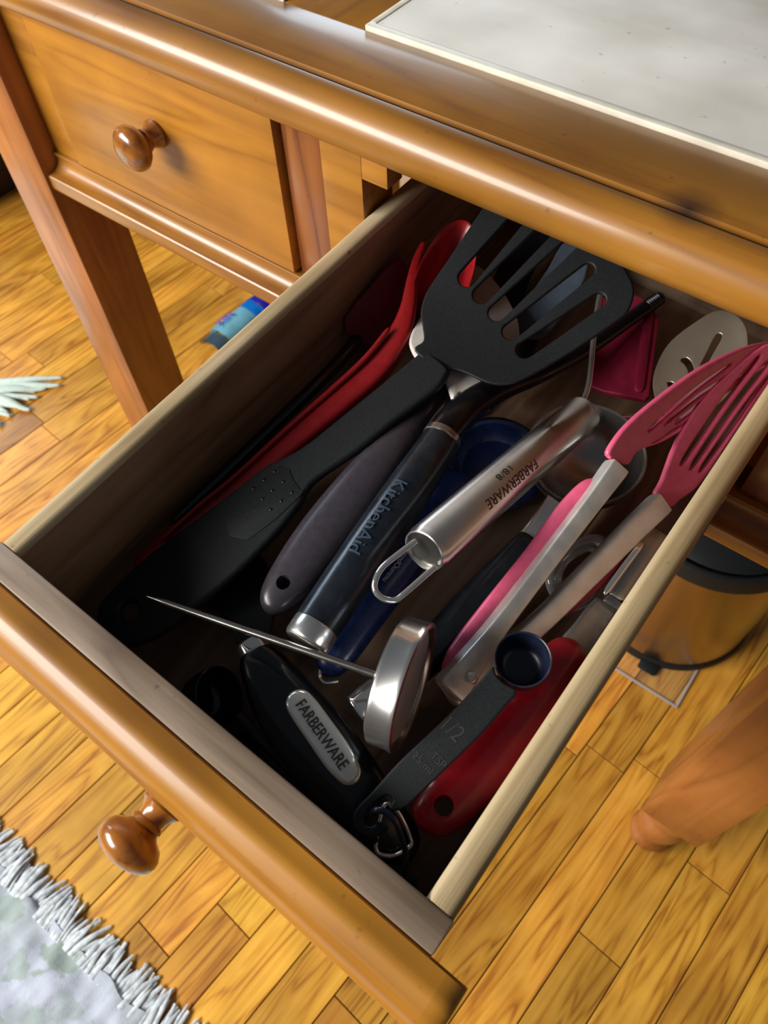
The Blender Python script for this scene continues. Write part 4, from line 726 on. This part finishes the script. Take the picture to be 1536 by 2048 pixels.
# rugs
def mottled(name, cols, sc):
    m = principled(name, cols[1], .95); b = m.node_tree.nodes['Principled BSDF']; tc = nd(m, 'ShaderNodeTexCoord')
    dn_ = nd(m, 'ShaderNodeTexNoise'); dn_.inputs['Scale'].default_value = 60; lk(m, tc.outputs['Object'], dn_.inputs[0])
    av = nd(m, 'ShaderNodeVectorMath', operation='MULTIPLY_ADD'); lk(m, dn_.outputs['Color'], av.inputs[0]); av.inputs[1].default_value = (.02, .02, .02); lk(m, tc.outputs['Object'], av.inputs[2])
    v = nd(m, 'ShaderNodeTexVoronoi'); v.feature = 'SMOOTH_F1'; v.inputs['Scale'].default_value = sc; v.inputs['Smoothness'].default_value = .25; lk(m, av.outputs[0], v.inputs['Vector'])
    sp = nd(m, 'ShaderNodeSeparateColor'); lk(m, v.outputs['Color'], sp.inputs[0]); r = ramp(m, [(.15, cols[0]), (.5, cols[1]), (.85, cols[2])]); lk(m, sp.outputs[0], r.inputs[0]); lk(m, r.outputs[0], b.inputs['Base Color'])
    n = nd(m, 'ShaderNodeTexNoise'); n.inputs['Scale'].default_value = 700; lk(m, tc.outputs['Object'], n.inputs[0]); bp = nd(m, 'ShaderNodeBump'); bp.inputs['Strength'].default_value = .6; bp.inputs['Distance'].default_value = .001; lk(m, n.outputs[0], bp.inputs['Height']); lk(m, bp.outputs[0], b.inputs['Normal'])
    return m
M['rug'] = mottled('pale_woven_cotton', [(.33, .40, .37), (.44, .49, .54), (.52, .555, .66)], 34)
M['tassel'] = grainy('pale_cotton', (.66, .71, .74), .95, nscale=120, amount=.3, bump=.4)
M['mint'] = grainy('mint_cotton', (.66, .78, .70), .95, nscale=300, amount=.15, bump=.4)
t = thing('rug', 'pale blue-white woven rag rug with frayed fringe in front of the table', 'rug', (0, -.6, 0), Matrix.Translation((-.02, -.013, 0)))
bm = bmesh.new(); rr = random.Random(3); NX, NY = 180, 70
from mathutils import noise as NZ
g = []
for i in range(NX+1):
    row = []
    for j in range(NY+1):
        x = -.75+1.25*i/NX; y = -.72+.497*j/NY
        z = .012+.0075*NZ.noise((x*40, y*28, 1))+.004*NZ.noise((x*95, y*60, 5))
        row.append(bm.verts.new((x, y+(.006*NZ.noise((x*30, 0, 9)) if j == NY else 0), z)))
    g.append(row)
for i in range(NX):
    for j in range(NY): bm.faces.new((g[i][j], g[i+1][j], g[i+1][j+1], g[i][j+1]))
ring = [g[i][0] for i in range(NX+1)]+[g[NX][j] for j in range(1, NY+1)]+[g[i][NY] for i in range(NX-1, -1, -1)]+[g[0][j] for j in range(NY-1, 0, -1)]
low = [bm.verts.new((v.co.x, v.co.y, .0006)) for v in ring]
for k in range(len(ring)): bm.faces.new((ring[k], ring[k-1], low[k-1], low[k]))
bm.faces.new(low)
finish('weave', bm, M['rug'], t, 80)
for i in range(110):
    x = -.46+i*.0066; bm = bmesh.new(); lean = .7*NZ.noise((x*22, 3, 0))
    for s in range(3):
        xx = x+rr.uniform(-.004, .004); an = lean+rr.uniform(-.22, .22); l = rr.uniform(.026, .047); z0 = rr.uniform(.007, .013); wd = rr.uniform(.004, .009)
        loft(bm, [(xx, -.236, z0, wd, .003), (xx+an*l*.5+rr.uniform(-.003, .003), -.230+l*.5, z0*.95, wd*.9, .0026), (xx+an*l, -.230+l, .0022+rr.uniform(0, .002), wd*.55, .0018)], 3, 7, 2, e0=0, e1=0)
    finish('tassel', bm, M['tassel'], t, 60)
t = thing('rug', 'mint-white rug with thick knotted tassels at the far left by the table leg', 'rug', (-1.2, .5, 0), Matrix.Translation((-.096, .033, 0)))
bm = boxm((-1.7, -.55, .0006), (-.930, .255, .0095), .004); finish('weave', bm, M['mint'], t)
for y, n, kk in ((.238, 6, 1), (.205, 5, 1), (.170, 4, 0), (.130, 4, 0), (.09, 4, 0), (.05, 4, 0)):
    for q in range(n):
        bm = bmesh.new(); f = q/(n-1)-.5; l = rr.uniform(.125, .158) if kk else rr.uniform(.05, .08); an = (.45+f*.55) if kk else f*.6; z = .008+.010*rr.random()
        wd = rr.uniform(.012, .017); y1 = y+f*.012
        loft(bm, [(-.936, y1, .008, wd, .009), (-.930+l*.35, y1+an*l*.30+f*.006, z, wd*1.15, .011), (-.930+l*.7, y1+an*l*.72+f*.014, z*.9, wd, .010), (-.930+l*.9, y1+an*l*.98+f*.02+rr.uniform(-.004, .004), .007, wd*.7, .008), (-.930+l, y1+an*l*1.1+f*.024, .005, wd*.45, .006)], 4, 9, 2, e0=0, e1=.004)
        finish('tassel', bm, M['mint'], t, 60)
# dark furniture in the far left background
t = thing('cabinet', 'black cabinet standing on the floor at the far left edge', 'cabinet', (-1.7, .9, 0), Matrix.Translation((-.14, .05, 0)))
finish('body', boxm((-2.1, .50, .06), (-1.32, 1.9, .80), .004), M['black'], t); finish('plinth', boxm((-2.08, .53, .0005), (-1.34, 1.88, .059)), M['dark'], t)
for y0 in (.51, .97, 1.43): 
    d = finish('door', boxm((-1.3195, y0, .08), (-1.302, y0+.45, .78), .003), M['black'], t); finish('handle', boxm((-1.3015, y0+.40, .55), (-1.285, y0+.415, .68), .004), M['steel_dark'], d)
